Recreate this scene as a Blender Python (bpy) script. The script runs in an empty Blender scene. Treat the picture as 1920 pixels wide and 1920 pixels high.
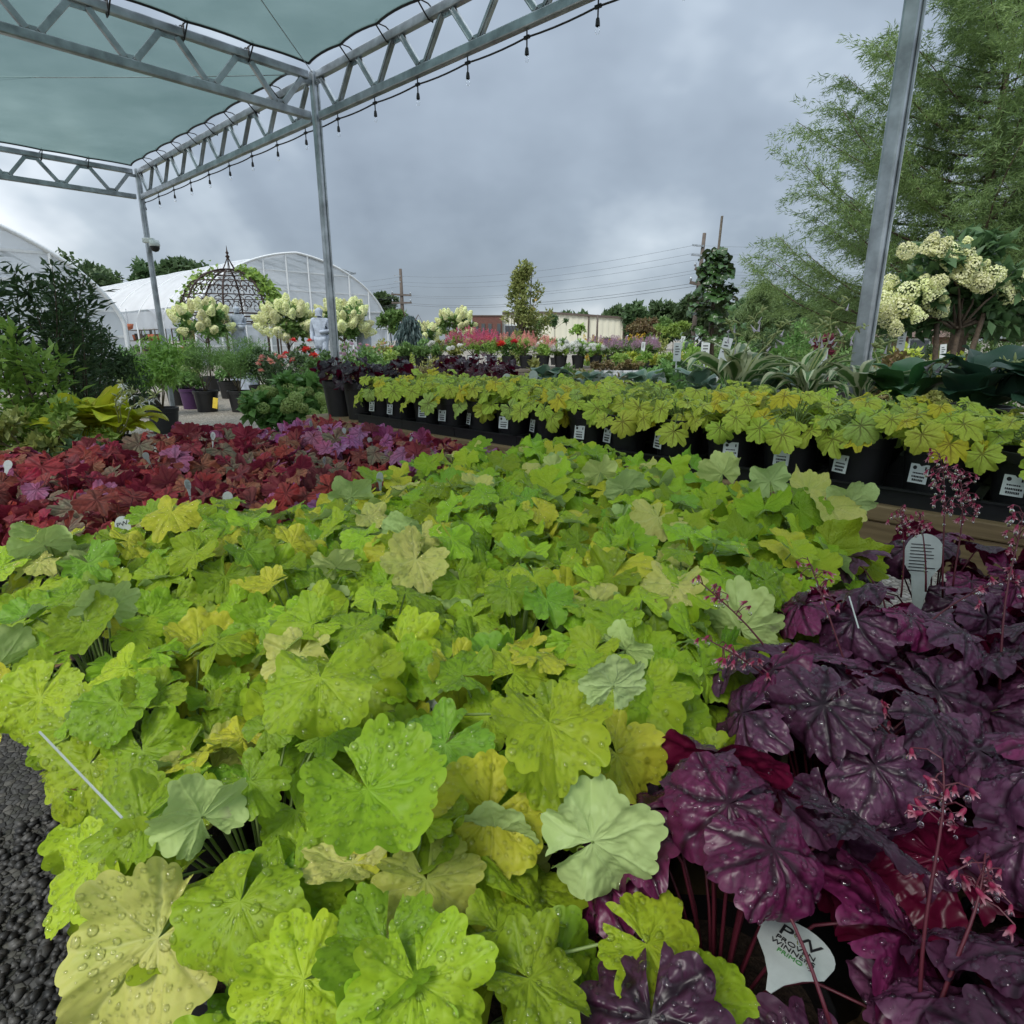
import bpy, math, random
import numpy as np
from mathutils import Vector, Matrix

# ------------------------------------------------------------------ camera, sky, sun, exposure
SC = bpy.context.scene
COL = SC.collection
R = math.radians
CAM_H = 1.0
PITCH = R(15.8)
F = 1140.0                       # focal length in pixels of the 1920 photograph
cam = bpy.data.cameras.new('camera')
cam.sensor_width = 36.0
cam.lens = 36.0 * F / 1920.0
cam.clip_start = 0.02
cam.clip_end = 2000.0
cam_ob = bpy.data.objects.new('camera', cam)
COL.objects.link(cam_ob)
cam_ob.location = (0, 0, CAM_H)
cam_ob.rotation_euler = (math.pi / 2 - PITCH, 0, 0)
SC.camera = cam_ob

SUN_EL, SUN_AZ = R(52), R(215)      # azimuth clockwise from +y (north) towards +x
world = bpy.data.worlds.new('World')
SC.world = world
world.use_nodes = True
wt = world.node_tree
wt.nodes.clear()


def nd(nt, typ, ins=None, **props):
    n = nt.nodes.new(typ)
    for k, v in props.items():
        setattr(n, k, v)
    if ins:
        for k, v in ins.items():
            s = n.inputs[k]
            if isinstance(v, bpy.types.NodeSocket):
                nt.links.new(v, s)
            else:
                s.default_value = v
    return n


def mth(nt, op, a, b=0.0, c=0.0, clamp=False):
    n = nt.nodes.new('ShaderNodeMath')
    n.operation = op
    n.use_clamp = clamp
    for i, v in enumerate((a, b, c)):
        if isinstance(v, bpy.types.NodeSocket):
            nt.links.new(v, n.inputs[i])
        else:
            n.inputs[i].default_value = v
    return n.outputs[0]


def mixc(nt, fac, a, b, blend='MIX'):
    n = nt.nodes.new('ShaderNodeMix')
    n.data_type = 'RGBA'
    n.blend_type = blend
    n.clamp_factor = True
    for i, v in ((0, fac), (6, a), (7, b)):
        if isinstance(v, bpy.types.NodeSocket):
            nt.links.new(v, n.inputs[i])
        else:
            n.inputs[i].default_value = v if i == 0 else (tuple(v) + (1,))[:4]
    return n.outputs[2]


def ramp(nt, fac, stops, interp='LINEAR'):
    n = nt.nodes.new('ShaderNodeValToRGB')
    n.color_ramp.interpolation = interp
    els = n.color_ramp.elements
    while len(els) < len(stops):
        els.new(0.5)
    for e, (p, c) in zip(els, stops):
        e.position = p
        e.color = (c, c, c, 1) if isinstance(c, (int, float)) else (tuple(c) + (1,))[:4]
    nt.links.new(fac, n.inputs[0])
    return n.outputs[0]


def mrange(nt, v, a, b, c=0.0, d=1.0, smooth=False):
    n = nt.nodes.new('ShaderNodeMapRange')
    if smooth:
        n.interpolation_type = 'SMOOTHSTEP'
    nt.links.new(v, n.inputs[0])
    for i, x in zip((1, 2, 3, 4), (a, b, c, d)):
        n.inputs[i].default_value = x
    return n.outputs[0]


# overcast: a thick deck of cloud on a plane overhead, with a little of the clear sky behind it
tc = nd(wt, 'ShaderNodeTexCoord')
sep = nd(wt, 'ShaderNodeSeparateXYZ', {0: tc.outputs['Generated']})
zz = mth(wt, 'ADD', mth(wt, 'MAXIMUM', sep.outputs[2], 0.0), 0.52)
cx = mth(wt, 'DIVIDE', sep.outputs[0], zz)
cy = mth(wt, 'DIVIDE', sep.outputs[1], zz)
cv = nd(wt, 'ShaderNodeCombineXYZ', {0: cx, 1: cy, 2: 41.5})
n1 = nd(wt, 'ShaderNodeTexNoise', {'Vector': cv.outputs[0], 'Scale': 0.85, 'Detail': 5.0, 'Roughness': 0.5, 'Distortion': 0.5})
n2 = nd(wt, 'ShaderNodeTexNoise', {'Vector': cv.outputs[0], 'Scale': 2.8, 'Detail': 4.0, 'Roughness': 0.55})
lift = mrange(wt, sep.outputs[2], 0.0, 1.0, 0.72, 1.90)   # an overcast sky is brightest overhead
cl = mth(wt, 'ADD', mth(wt, 'MULTIPLY', n1.outputs[0], 0.72), mth(wt, 'MULTIPLY', n2.outputs[0], 0.28))
deck = ramp(wt, cl, [(0.32, (0.15, 0.182, 0.225)), (0.44, (0.235, 0.28, 0.335)), (0.52, (0.385, 0.44, 0.495)), (0.61, (0.74, 0.78, 0.82))])
sky = nd(wt, 'ShaderNodeTexSky', sky_type='NISHITA', sun_disc=False, sun_elevation=SUN_EL, sun_rotation=SUN_AZ)
skyd = mixc(wt, 1.0, sky.outputs[0], (0.1, 0.1, 0.1), 'MULTIPLY')
deck = nd(wt, 'ShaderNodeVectorMath', {0: deck, 'Scale': lift}, operation='SCALE').outputs[0]
both = mixc(wt, 0.93, skyd, deck)
bg = nd(wt, 'ShaderNodeBackground', {'Color': both, 'Strength': 1.0})
world.cycles.sampling_method = 'MANUAL'
world.cycles.sample_map_resolution = 128
wo = nd(wt, 'ShaderNodeOutputWorld', {'Surface': bg.outputs[0]})

sun = bpy.data.lights.new('sun', 'SUN')
sun.energy = 1.5
sun.angle = R(22)
sun.color = (1.0, 0.96, 0.9)
sun_ob = bpy.data.objects.new('sun', sun)
COL.objects.link(sun_ob)
sd = Vector((math.sin(SUN_AZ) * math.cos(SUN_EL), math.cos(SUN_AZ) * math.cos(SUN_EL), math.sin(SUN_EL)))
sun_ob.rotation_euler = sd.to_track_quat('Z', 'Y').to_euler()

vs = SC.view_settings
vs.view_transform = 'Standard'
vs.look = 'None'
vs.exposure = 0.75
vs.gamma = 1.0
vs.use_curve_mapping = False
SC.render.engine = 'CYCLES'
SC.cycles.use_denoising = True
SC.cycles.max_bounces = 7
SC.cycles.diffuse_bounces = 3
SC.cycles.glossy_bounces = 3
SC.cycles.transmission_bounces = 5
SC.cycles.transparent_max_bounces = 10
SC.cycles.use_adaptive_sampling = True
SC.cycles.adaptive_threshold = 0.02

# ------------------------------------------------------------------ helpers
CT, ST = math.cos(PITCH), math.sin(PITCH)


def ray(px, py):
    u, v = (px - 960.0) / F, (py - 960.0) / F
    return Vector((u, CT - v * ST, -ST - v * CT))


def P(px, py, Y):                  # the point seen at a pixel of the photograph, Y metres in front
    d = ray(px, py)
    return Vector((0, 0, CAM_H)) + d * (Y / d.y)


def G(px, py, z=0.0):              # the point seen at a pixel, at height z
    d = ray(px, py)
    return Vector((0, 0, CAM_H)) + d * ((z - CAM_H) / d.z)


E1 = Vector((-0.735, 0.678, 0))    # along the row of posts, to the left and away
E2 = Vector((0.678, 0.735, 0))     # across it, to the right and away


def AB(a, b, z=0.0):
    return E2 * a + E1 * b + Vector((0, 0, z))


ROTB = math.atan2(E1.y, E1.x)


def tag(o, label=None, cat=None, group=None, kind=None):
    if label:
        o['label'] = label
    if cat:
        o['category'] = cat
    if group:
        o['group'] = group
    if kind:
        o['kind'] = kind
    return o


def empty(name, loc=(0, 0, 0), rz=0.0):
    o = bpy.data.objects.new(name, None)
    o.empty_display_size = 0.05
    COL.objects.link(o)
    o.location = loc
    o.rotation_euler = (0, 0, rz)
    return o


def link(name, me, mat=None, parent=None, M=None, color=None):
    o = bpy.data.objects.new(name, me)
    COL.objects.link(o)
    if mat is not None and len(me.materials) == 0:
        me.materials.append(mat)
    if parent is not None:
        o.parent = parent
    if M is not None:
        o.matrix_basis = M
    if color is not None:
        o.color = (*color, 1.0)
    return o


def mesh_np(name, V, faces, smooth=True, uv=None, attrs=None):
    """faces: array (n,3) or (n,4) or a list of arrays"""
    if not isinstance(faces, list):
        faces = [faces]
    faces = [np.asarray(f, dtype=np.int32) for f in faces if len(f)]
    me = bpy.data.meshes.new(name)
    V = np.asarray(V, dtype=np.float32)
    me.vertices.add(len(V))
    me.vertices.foreach_set('co', V.ravel())
    idx = np.concatenate([f.ravel() for f in faces])
    tot = np.concatenate([np.full(len(f), f.shape[1], dtype=np.int32) for f in faces])
    start = np.concatenate([[0], np.cumsum(tot)[:-1]]).astype(np.int32)
    me.loops.add(len(idx))
    me.loops.foreach_set('vertex_index', idx)
    me.polygons.add(len(tot))
    me.polygons.foreach_set('loop_start', start)
    me.polygons.foreach_set('loop_total', tot)
    if smooth:
        me.polygons.foreach_set('use_smooth', np.ones(len(tot), dtype=bool))
    if uv is not None:
        ul = me.uv_layers.new(name='UVMap')
        ul.data.foreach_set('uv', np.asarray(uv, dtype=np.float32)[idx].ravel())
    if attrs:
        for k, a in attrs.items():
            at = me.attributes.new(k, 'FLOAT', 'POINT')
            at.data.foreach_set('value', np.asarray(a, dtype=np.float32))
    me.update(calc_edges=True)
    return me


class MB:
    """collects shapes, links them as ONE mesh object"""

    def __init__(self):
        self.v, self.f = [], []

    def add(self, vs, fs):
        o = len(self.v)
        self.v += [tuple(x) for x in vs]
        self.f += [tuple(i + o for i in f) for f in fs]
        return self

    def box(self, c, s, M=None):
        hx, hy, hz = s[0] / 2, s[1] / 2, s[2] / 2
        vs = [Vector((sx * hx, sy * hy, sz * hz)) for sz in (-1, 1) for sy in (-1, 1) for sx in (-1, 1)]
        if M is not None:
            vs = [M @ v for v in vs]
        c = Vector(c)
        return self.add([c + v for v in vs], [(0, 2, 3, 1), (4, 5, 7, 6), (0, 1, 5, 4), (2, 6, 7, 3), (0, 4, 6, 2), (1, 3, 7, 5)])

    def bar(self, a, b, w, h, up=Vector((0, 0, 1))):
        a, b = Vector(a), Vector(b)
        d = b - a
        L = d.length
        d.normalize()
        s = d.cross(up)
        if s.length < 1e-4:
            s = d.cross(Vector((1, 0, 0)))
        s.normalize()
        t = s.cross(d)
        M = Matrix((d, s, t)).transposed()
        return self.box((a + b) / 2, (L, w, h), M)

    def tube(self, pts, rad, n=6, cap=True):
        pts = [Vector(p) for p in pts]
        if not hasattr(rad, '__len__'):
            rad = [rad] * len(pts)
        vs, fs = [], []
        ref = Vector((0, 0, 1))
        for i, p in enumerate(pts):
            d = (pts[min(i + 1, len(pts) - 1)] - pts[max(i - 1, 0)])
            if d.length < 1e-9:
                d = Vector((0, 0, 1))
            d.normalize()
            s = d.cross(ref)
            if s.length < 0.05:
                s = d.cross(Vector((1, 0, 0)))
            s.normalize()
            t = s.cross(d)
            for k in range(n):
                a = 2 * math.pi * k / n
                vs.append(p + (s * math.cos(a) + t * math.sin(a)) * rad[i])
        for i in range(len(pts) - 1):
            for k in range(n):
                k2 = (k + 1) % n
                fs.append((i * n + k, i * n + k2, (i + 1) * n + k2, (i + 1) * n + k))
        if cap:
            fs.append(tuple(range(n))[::-1])
            fs.append(tuple((len(pts) - 1) * n + k for k in range(n)))
        return self.add(vs, fs)

    def lathe(self, prof, n=16, c=(0, 0, 0), M=None):
        c = Vector(c)
        vs, fs = [], []
        for r, z in prof:
            for k in range(n):
                a = 2 * math.pi * k / n
                v = Vector((r * math.cos(a), r * math.sin(a), z))
                vs.append(c + (M @ v if M is not None else v))
        for i in range(len(prof) - 1):
            for k in range(n):
                k2 = (k + 1) % n
                fs.append((i * n + k, i * n + k2, (i + 1) * n + k2, (i + 1) * n + k))
        return self.add(vs, fs)

    def mesh(self, name, smooth=False):
        me = bpy.data.meshes.new(name)
        me.from_pydata(self.v, [], self.f)
        if smooth:
            me.polygons.foreach_set('use_smooth', np.ones(len(me.polygons), dtype=bool))
        me.update()
        return me

    def build(self, name, mat, parent=None, smooth=False, bevel=0.0, M=None):
        o = link(name, self.mesh(name, smooth), mat, parent, M)
        if bevel:
            b = o.modifiers.new('bevel', 'BEVEL')
            b.width = bevel
            b.segments = 2
            b.limit_method = 'ANGLE'
        return o


ORD = ['first', 'second', 'third', 'fourth', 'fifth', 'sixth', 'seventh', 'eighth', 'ninth', 'tenth', 'eleventh', 'twelfth',
       'thirteenth', 'fourteenth', 'fifteenth', 'sixteenth', 'seventeenth', 'eighteenth', 'nineteenth', 'twentieth']


# ------------------------------------------------------------------ materials
def new_mat(name):
    m = bpy.data.materials.new(name)
    m.use_nodes = True
    m.node_tree.nodes.clear()
    return m, m.node_tree


def finish(m, nt, shader):
    nd(nt, 'ShaderNodeOutputMaterial', {'Surface': shader})
    return m


def simple(name, col, rough=0.6, metal=0.0, var=0.15, scale=20.0, bump=0.0, bscale=None, spec=0.5, transl=0.0, col2=None):
    """a plain painted, metal, wood or plastic surface with a little unevenness"""
    m, nt = new_mat(name)
    t = nd(nt, 'ShaderNodeTexCoord')
    n = nd(nt, 'ShaderNodeTexNoise', {'Vector': t.outputs['Object'], 'Scale': scale, 'Detail': 5.0, 'Roughness': 0.6})
    f = mrange(nt, n.outputs[0], 0.3, 0.7, 0, 1)
    lo = tuple(c * (1 - var) for c in col) if col2 is None else col2
    hi = tuple(min(1, c * (1 + var)) for c in col) if col2 is None else col
    c = mixc(nt, f, lo, hi)
    ins = {'Base Color': c, 'Roughness': rough, 'Metallic': metal, 'Specular IOR Level': spec}
    if bump:
        n2 = nd(nt, 'ShaderNodeTexNoise', {'Vector': t.outputs['Object'], 'Scale': bscale or scale * 3, 'Detail': 4.0})
        b = nd(nt, 'ShaderNodeBump', {'Height': n2.outputs[0], 'Strength': bump, 'Distance': 0.01})
        ins['Normal'] = b.outputs[0]
    p = nd(nt, 'ShaderNodeBsdfPrincipled', ins)
    sh = p.outputs[0]
    if transl:
        tr = nd(nt, 'ShaderNodeBsdfTranslucent', {'Color': c})
        sh = nd(nt, 'ShaderNodeMixShader', {0: transl, 1: sh, 2: tr.outputs[0]}).outputs[0]
    return finish(m, nt, sh)


def leaf_mat(name, a, b, rough=0.45, transl=0.35, dry=None, spec=0.4):
    """small leaves of shrubs and trees: every leaf has its own tint (attribute), between two colours"""
    m, nt = new_mat(name)
    at = nd(nt, 'ShaderNodeAttribute', attribute_name='tint')
    c = mixc(nt, at.outputs['Fac'], a, b)
    if dry is not None:
        c = mixc(nt, mrange(nt, at.outputs['Fac'], 0.93, 0.97), c, dry)
    oi = nd(nt, 'ShaderNodeObjectInfo')
    hsv = nd(nt, 'ShaderNodeHueSaturation', {'Color': c, 'Value': mrange(nt, oi.outputs['Random'], 0, 1, 0.85, 1.15),
                                             'Hue': mrange(nt, oi.outputs['Random'], 0, 1, 0.488, 0.512)})
    c = hsv.outputs[0]
    p = nd(nt, 'ShaderNodeBsdfPrincipled', {'Base Color': c, 'Roughness': rough, 'Specular IOR Level': spec})
    tr = nd(nt, 'ShaderNodeBsdfTranslucent', {'Color': c})
    mx = nd(nt, 'ShaderNodeMixShader', {0: transl, 1: p.outputs[0], 2: tr.outputs[0]})
    return finish(m, nt, mx.outputs[0])


def heuchera_mat(name, vein, vein_str, under, under_f=0.5, mottle=(1, 1, 1), mottle_f=0.25, rough=0.38, transl=0.3, wet=0.0, halo=0.0, spec=0.45, burn=(0.07, 0.03, 0.015)):
    """a palmately veined leaf: the mesh carries its own network of veins and blotches as attributes,
    the object colour is the colour of that one leaf"""
    m, nt = new_mat(name)
    oi = nd(nt, 'ShaderNodeObjectInfo')
    vm = nd(nt, 'ShaderNodeAttribute', attribute_name='vein').outputs['Fac']
    mo = nd(nt, 'ShaderNodeAttribute', attribute_name='mottle').outputs['Fac']
    rad = nd(nt, 'ShaderNodeAttribute', attribute_name='radius').outputs['Fac']
    base = oi.outputs['Color']
    c = mixc(nt, mth(nt, 'MULTIPLY', mo, mottle_f), base, mixc(nt, 1.0, base, mottle, 'MULTIPLY'))
    if halo:
        vm = mth(nt, 'MULTIPLY', vm, mrange(nt, rad, 0.1, 0.95, 1, 1 - halo))
    c = mixc(nt, mth(nt, 'MULTIPLY', vm, vein_str), c, mixc(nt, 1.0, c, vein, 'MULTIPLY'))
    few = mrange(nt, oi.outputs['Random'], 0.90, 0.905)
    c = mixc(nt, mth(nt, 'MULTIPLY', mth(nt, 'MULTIPLY', mrange(nt, mo, 0.8, 0.86), mrange(nt, rad, 0.35, 0.6)), few), c, burn)
    geo = nd(nt, 'ShaderNodeNewGeometry')
    c = mixc(nt, geo.outputs['Backfacing'], c, mixc(nt, under_f, c, under))
    ins = {'Base Color': c, 'Roughness': rough, 'Specular IOR Level': spec}
    ti = {'Color': c}
    if wet:
        uv = nd(nt, 'ShaderNodeUVMap', uv_map='UVMap')
        off = nd(nt, 'ShaderNodeVectorMath', {0: uv.outputs[0], 1: oi.outputs['Location']}, operation='ADD')
        vd = nd(nt, 'ShaderNodeTexVoronoi', {'Vector': off.outputs[0], 'Scale': 15.0, 'Randomness': 0.9}, feature='F1', voronoi_dimensions='2D')
        h = mrange(nt, vd.outputs['Distance'], 0.0, 0.33, 1, 0, True)
        ob = nd(nt, 'ShaderNodeBump', {'Height': h, 'Strength': 0.8 * wet, 'Distance': 0.0016})
        ins['Normal'] = ob.outputs[0]
        ins['Roughness'] = mrange(nt, h, 0.1, 0.5, rough, 0.12)
    p = nd(nt, 'ShaderNodeBsdfPrincipled', ins)
    tr = nd(nt, 'ShaderNodeBsdfTranslucent', ti)
    mx = nd(nt, 'ShaderNodeMixShader', {0: transl, 1: p.outputs[0], 2: tr.outputs[0]})
    return finish(m, nt, mx.outputs[0])


M = {}
M['lime'] = heuchera_mat('lime_leaf', (1.08, 1.08, 1.8), 0.45, (0.60, 0.74, 0.36), 0.6, (0.72, 0.88, 0.6), 0.85, transl=0.26, rough=0.46, spec=0.26, burn=(0.16, 0.08, 0.03))
M['lime_far'] = heuchera_mat('lime_leaf_beaded', (1.08, 1.08, 1.8), 0.45, (0.60, 0.74, 0.36), 0.6, (0.72, 0.88, 0.6), 0.85, transl=0.26, rough=0.46, spec=0.26, wet=0.8)
M['pistachio'] = heuchera_mat('veined_leaf', (0.24, 0.14, 0.2), 0.85, (0.45, 0.55, 0.25), 0.5, (0.9, 0.95, 0.8), 0.5, halo=0.6, spec=0.25, rough=0.5)
M['red'] = heuchera_mat('red_leaf', (0.35, 0.3, 0.35), 0.85, (0.30, 0.03, 0.08), 0.6, (0.65, 1.6, 1.4), 0.8, rough=0.55, transl=0.28, spec=0.25)
M['purple'] = heuchera_mat('purple_leaf', (0.16, 0.1, 0.14), 0.9, (0.15, 0.006, 0.035), 0.95, (0.42, 0.36, 0.45), 0.9, rough=0.35, transl=0.2, spec=0.45)
M['stalk_green'] = simple('green_stalk', (0.28, 0.38, 0.12), 0.5, transl=0.2)
M['stalk_red'] = simple('red_stalk', (0.11, 0.016, 0.03), 0.5, transl=0.1)
M['pot'] = simple('black_pot_plastic', (0.012, 0.012, 0.013), 0.42, scale=30, bump=0.05)
M['soil'] = simple('potting_soil', (0.035, 0.022, 0.014), 0.95, var=0.5, scale=90, bump=0.8, bscale=160)
M['galv'] = simple('galvanised_steel', (0.38, 0.41, 0.43), 0.36, metal=0.9, var=0.38, scale=9, bump=0.03)
M['black'] = simple('black_rubber', (0.015, 0.015, 0.016), 0.5)
M['white_plastic'] = simple('white_plastic', (0.62, 0.66, 0.65), 0.4, var=0.05)
M['ink'] = simple('black_print', (0.01, 0.01, 0.012), 0.6)
M['greenink'] = simple('green_print', (0.05, 0.22, 0.05), 0.6)


def water_mat():
    m, nt = new_mat('rain_water')
    fr = nd(nt, 'ShaderNodeFresnel', {'IOR': 1.33})
    rf = nd(nt, 'ShaderNodeBsdfRefraction', {'Color': (1, 1, 1, 1), 'Roughness': 0.0, 'IOR': 1.33})
    tp = nd(nt, 'ShaderNodeBsdfTransparent')
    body = nd(nt, 'ShaderNodeMixShader', {0: 0.7, 1: tp.outputs[0], 2: rf.outputs[0]})
    gl = nd(nt, 'ShaderNodeBsdfGlossy', {'Color': (1, 1, 1, 1), 'Roughness': 0.02})
    mx = nd(nt, 'ShaderNodeMixShader', {0: mth(nt, 'MULTIPLY', fr.outputs[0], 1.6, clamp=True), 1: body.outputs[0], 2: gl.outputs[0]})
    return finish(m, nt, mx.outputs[0])


M['water'] = water_mat()
# ------------------------------------------------------------------ the palmate leaf
def leaf_surface(rng, depth=0.22, tooth=0.05, ruffle=0.07, cup=0.15, curl=0.5, fold=0.1, nteeth=12, noise=0.03, sinus=0.10):
    ll = 1 + rng.uniform(-0.10, 0.10, 9)
    ph = rng.uniform(0, 6.28, 6)
    k1, k2 = rng.choice([3, 4, 5]), rng.choice([6, 7, 8, 9])
    a1, a2 = ruffle * rng.uniform(0.6, 1.3), ruffle * rng.uniform(0.3, 0.7)
    skew = rng.uniform(-0.12, 0.12)
    w1, w2, w3, w4 = rng.uniform(0.05, 0.16), rng.uniform(0, 6.28), rng.uniform(0.02, 0.06), rng.uniform(0, 6.28)

    def lean_(th):          # the lobes and their veins are not evenly spread
        return th + w1 * np.sin(th + w2) * np.cos(th / 2) + w3 * np.sin(3 * th + w4) * np.cos(th / 2)

    def outline(th):
        t = lean_(th) / (math.pi / 4)
        i = np.round(t)
        q = np.abs(t - i) * 2
        L = 1 - depth * np.power(q, 3.2) - 0.05 * q
        lob = ll[(i.astype(int) + 4) % 9]
        nxt = ll[(i.astype(int) + 4 + np.sign(t - i).astype(int)) % 9]
        lob = lob * (1 - q / 2) + nxt * (q / 2)
        env = 1 - 0.30 * np.power(np.abs(th) / math.pi, 1.6)
        tt = 1 + tooth * (np.power(np.abs(np.cos(th * nteeth + ph[5])), 0.55) - 0.7)
        return L * lob * env * tt

    def surf(rho, th):
        Rr = outline(th) * rho
        x, y = Rr * np.cos(th), Rr * np.sin(th)
        t = lean_(th) / (math.pi / 4)
        q = np.abs(t - np.round(t)) * 2
        d = Rr * np.sin(np.minimum(q * math.pi / 8, 1.5))
        z = -cup * Rr ** 2
        z = z + a1 * rho ** 2.4 * np.sin(k1 * th + ph[0]) + a2 * rho ** 3 * np.sin(k2 * th + ph[1])
        z = z + fold * (np.sqrt(y ** 2 + 0.006) - 0.077)
        z = z - 0.022 * np.exp(-(d / 0.05) ** 2) * np.minimum(1, rho * 4) * (1 - 0.4 * rho)
        z = z + noise * (np.sin(9 * x + ph[2]) * np.sin(8 * y + ph[3]) + 0.6 * np.sin(17 * x + 5 * y + ph[4]) * np.sin(15 * y - 4 * x + ph[2])) * np.minimum(1, rho * 2)
        z = z + skew * x * y
        b = np.where(x > 0, curl, curl * 0.5) + 1e-4
        X = np.sin(b * x) / b
        Z = -(1 - np.cos(b * x)) / b
        nx, nz = np.sin(b * x), np.cos(b * x)
        return np.stack([X + nx * z, y, Z + nz * z], -1), np.stack([x, y], -1)

    th0, th1 = -math.pi + sinus, math.pi - sinus
    surf.lean = lean_
    return surf, th0, th1


def leaf_mesh(name, mat, rng, nth=120, nr=8, mw=0.03, sec=0.6, ret=0.4, pucker=0.02, cell=150, **kw):
    surf, t0, t1 = leaf_surface(rng, **kw)
    th = np.linspace(t0, t1, nth + 1)
    rh = np.linspace(0, 1, nr + 1)[1:] ** 0.8
    T, Q = np.meshgrid(th, rh)
    T, Q = np.concatenate([[0.0], T.ravel()]), np.concatenate([[0.0], Q.ravel()])
    V, UV = surf(Q, T)
    # veins: main ones to each lobe, side veins, a net between them
    W = UV + rng.uniform(0.02, 0.035) * np.stack([np.sin(7 * UV[:, 1] + 1) + np.sin(13 * UV[:, 0]), np.sin(8 * UV[:, 0] + 2) + np.sin(11 * UV[:, 1])], 1)
    r = np.hypot(W[:, 0], W[:, 1])
    t = surf.lean(np.arctan2(W[:, 1], W[:, 0])) / (math.pi / 4)
    pp = np.abs(t - np.round(t)) * math.pi / 4
    al, ac = r * np.cos(pp), r * np.sin(pp)
    sm = lambda v, a, b: np.clip((v - a) / (b - a), 0, 1) ** 2 * (3 - 2 * np.clip((v - a) / (b - a), 0, 1))
    main = 1 - sm(ac, mw * 0.35 * (1 - 0.6 * np.minimum(r, 1)), mw * 1.5)
    sv = np.abs(np.mod(al - 0.95 * ac + 0.03 * np.round(t), 0.17) - 0.085)
    second = (1 - sm(0.085 - sv, 0.002, 0.026)) * np.clip(1.2 - 1.1 * ac / 0.35, 0, 1)
    pts = rng.uniform(-1.1, 1.1, (cell, 2))
    d = np.sort(np.hypot(W[:, None, 0] - pts[None, :, 0], W[:, None, 1] - pts[None, :, 1]), axis=1)
    ed = d[:, 1] - d[:, 0]
    net = 1 - sm(ed, 0.0, 0.05)
    vein = np.maximum(main, np.maximum(second * sec, net * ret))
    f = rng.uniform(0, 6.28, 8)
    mo = 0.5 + 0.25 * (np.sin(3.1 * UV[:, 0] + f[0]) * np.sin(2.7 * UV[:, 1] + f[1]) + 0.6 * np.sin(6.7 * UV[:, 0] + 3 * UV[:, 1] + f[2]) * np.sin(7.3 * UV[:, 1] + f[3]) + 0.4 * np.sin(15 * UV[:, 0] + f[4]) * np.sin(14 * UV[:, 1] + f[5])) + rng.normal(0, 0.06, len(V))
    bl = pucker * (sm(ed, 0, 0.12) - 1.1 * np.maximum(main, 0.7 * second))
    V[:, 2] += bl * np.minimum(1, Q * 5)
    n = nth + 1
    tri = np.array([(0, 1 + i, 2 + i) for i in range(nth)])
    i, j = np.meshgrid(np.arange(nth), np.arange(nr - 1))
    a = 1 + j.ravel() * n + i.ravel()
    quad = np.stack([a, a + n, a + n + 1, a + 1], 1)
    me = mesh_np(name, V, [tri, quad], True, UV, {'vein': vein, 'mottle': np.clip(mo, 0, 1), 'radius': Q})
    me.materials.append(mat)
    return me, (surf, t0, t1)


def drops_mesh(name, sf, rng, n=110, big=0.047):
    """beads of rain lying on one leaf shape"""
    surf, t0, t1 = sf
    VV, FF = [], []
    o = 0
    seg = 8
    placed = []
    tries = 0
    while len(placed) < n and tries < n * 6:
        tries += 1
        th, rho = rng.uniform(t0, t1), math.sqrt(rng.uniform(0.01, 0.93))
        s = min(big * 1.5, 0.011 + big * 0.38 * rng.weibull(0.9))
        p, u = surf(np.array([rho, rho + 0.01, rho]), np.array([th, th, th + 0.01]))
        if any((u[0][0] - a) ** 2 + (u[0][1] - b) ** 2 < (s + c) ** 2 for a, b, c in placed):
            continue
        placed.append((u[0][0], u[0][1], s))
        du, dv = Vector(p[1] - p[0]), Vector(p[2] - p[0])
        nn = du.cross(dv)
        if nn.length < 1e-9:
            continue
        nn.normalize()
        ex = du.normalized()
        ey = nn.cross(ex)
        c = Vector(p[0]) + nn * 0.012
        hh = s * rng.uniform(0.45, 0.65)
        el = rng.uniform(0.85, 1.25)
        ring = ((1.0, -0.12), (0.93, 0.38), (0.62, 0.8))
        for rr, hz in ring:
            for k in range(seg):
                a = 6.28318 * k / seg
                VV.append(c + ex * (s * rr * el * math.cos(a)) + ey * (s * rr / el * math.sin(a)) + nn * (hh * hz))
        VV.append(c + nn * hh)
        for lv in range(2):
            for k in range(seg):
                k2 = (k + 1) % seg
                FF.append((o + lv * seg + k, o + lv * seg + k2, o + (lv + 1) * seg + k2, o + (lv + 1) * seg + k))
        for k in range(seg):
            FF.append((o + 2 * seg + k, o + 2 * seg + (k + 1) % seg, o + 3 * seg, o + 3 * seg))
        o += 3 * seg + 1
    quads = np.array([f for f in FF if f[2] != f[3]])
    tris = np.array([f[:3] for f in FF if f[2] == f[3]])
    me = mesh_np(name, np.array([tuple(v) for v in VV]), [quads, tris], True)
    me.materials.append(M['water'])
    return me


LEAVES = {}


def make_leaf_set(key, mat, n, seed, hi=True, drops=0, **kw):
    out = []
    for k in range(n):
        rng = np.random.default_rng(seed + k)
        kk = {a: (b if not isinstance(b, tuple) else rng.uniform(*b)) for a, b in kw.items()}
        kk['nteeth'] = int(kk.get('nteeth', 12))
        me, sf = leaf_mesh(key + '_blade', mat, rng, *((216, 26) if hi else (108, 12)), **kk)
        dm = drops_mesh('rain_drops', sf, rng, drops) if drops else None
        out.append((me, dm))
    LEAVES[key] = out


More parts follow.
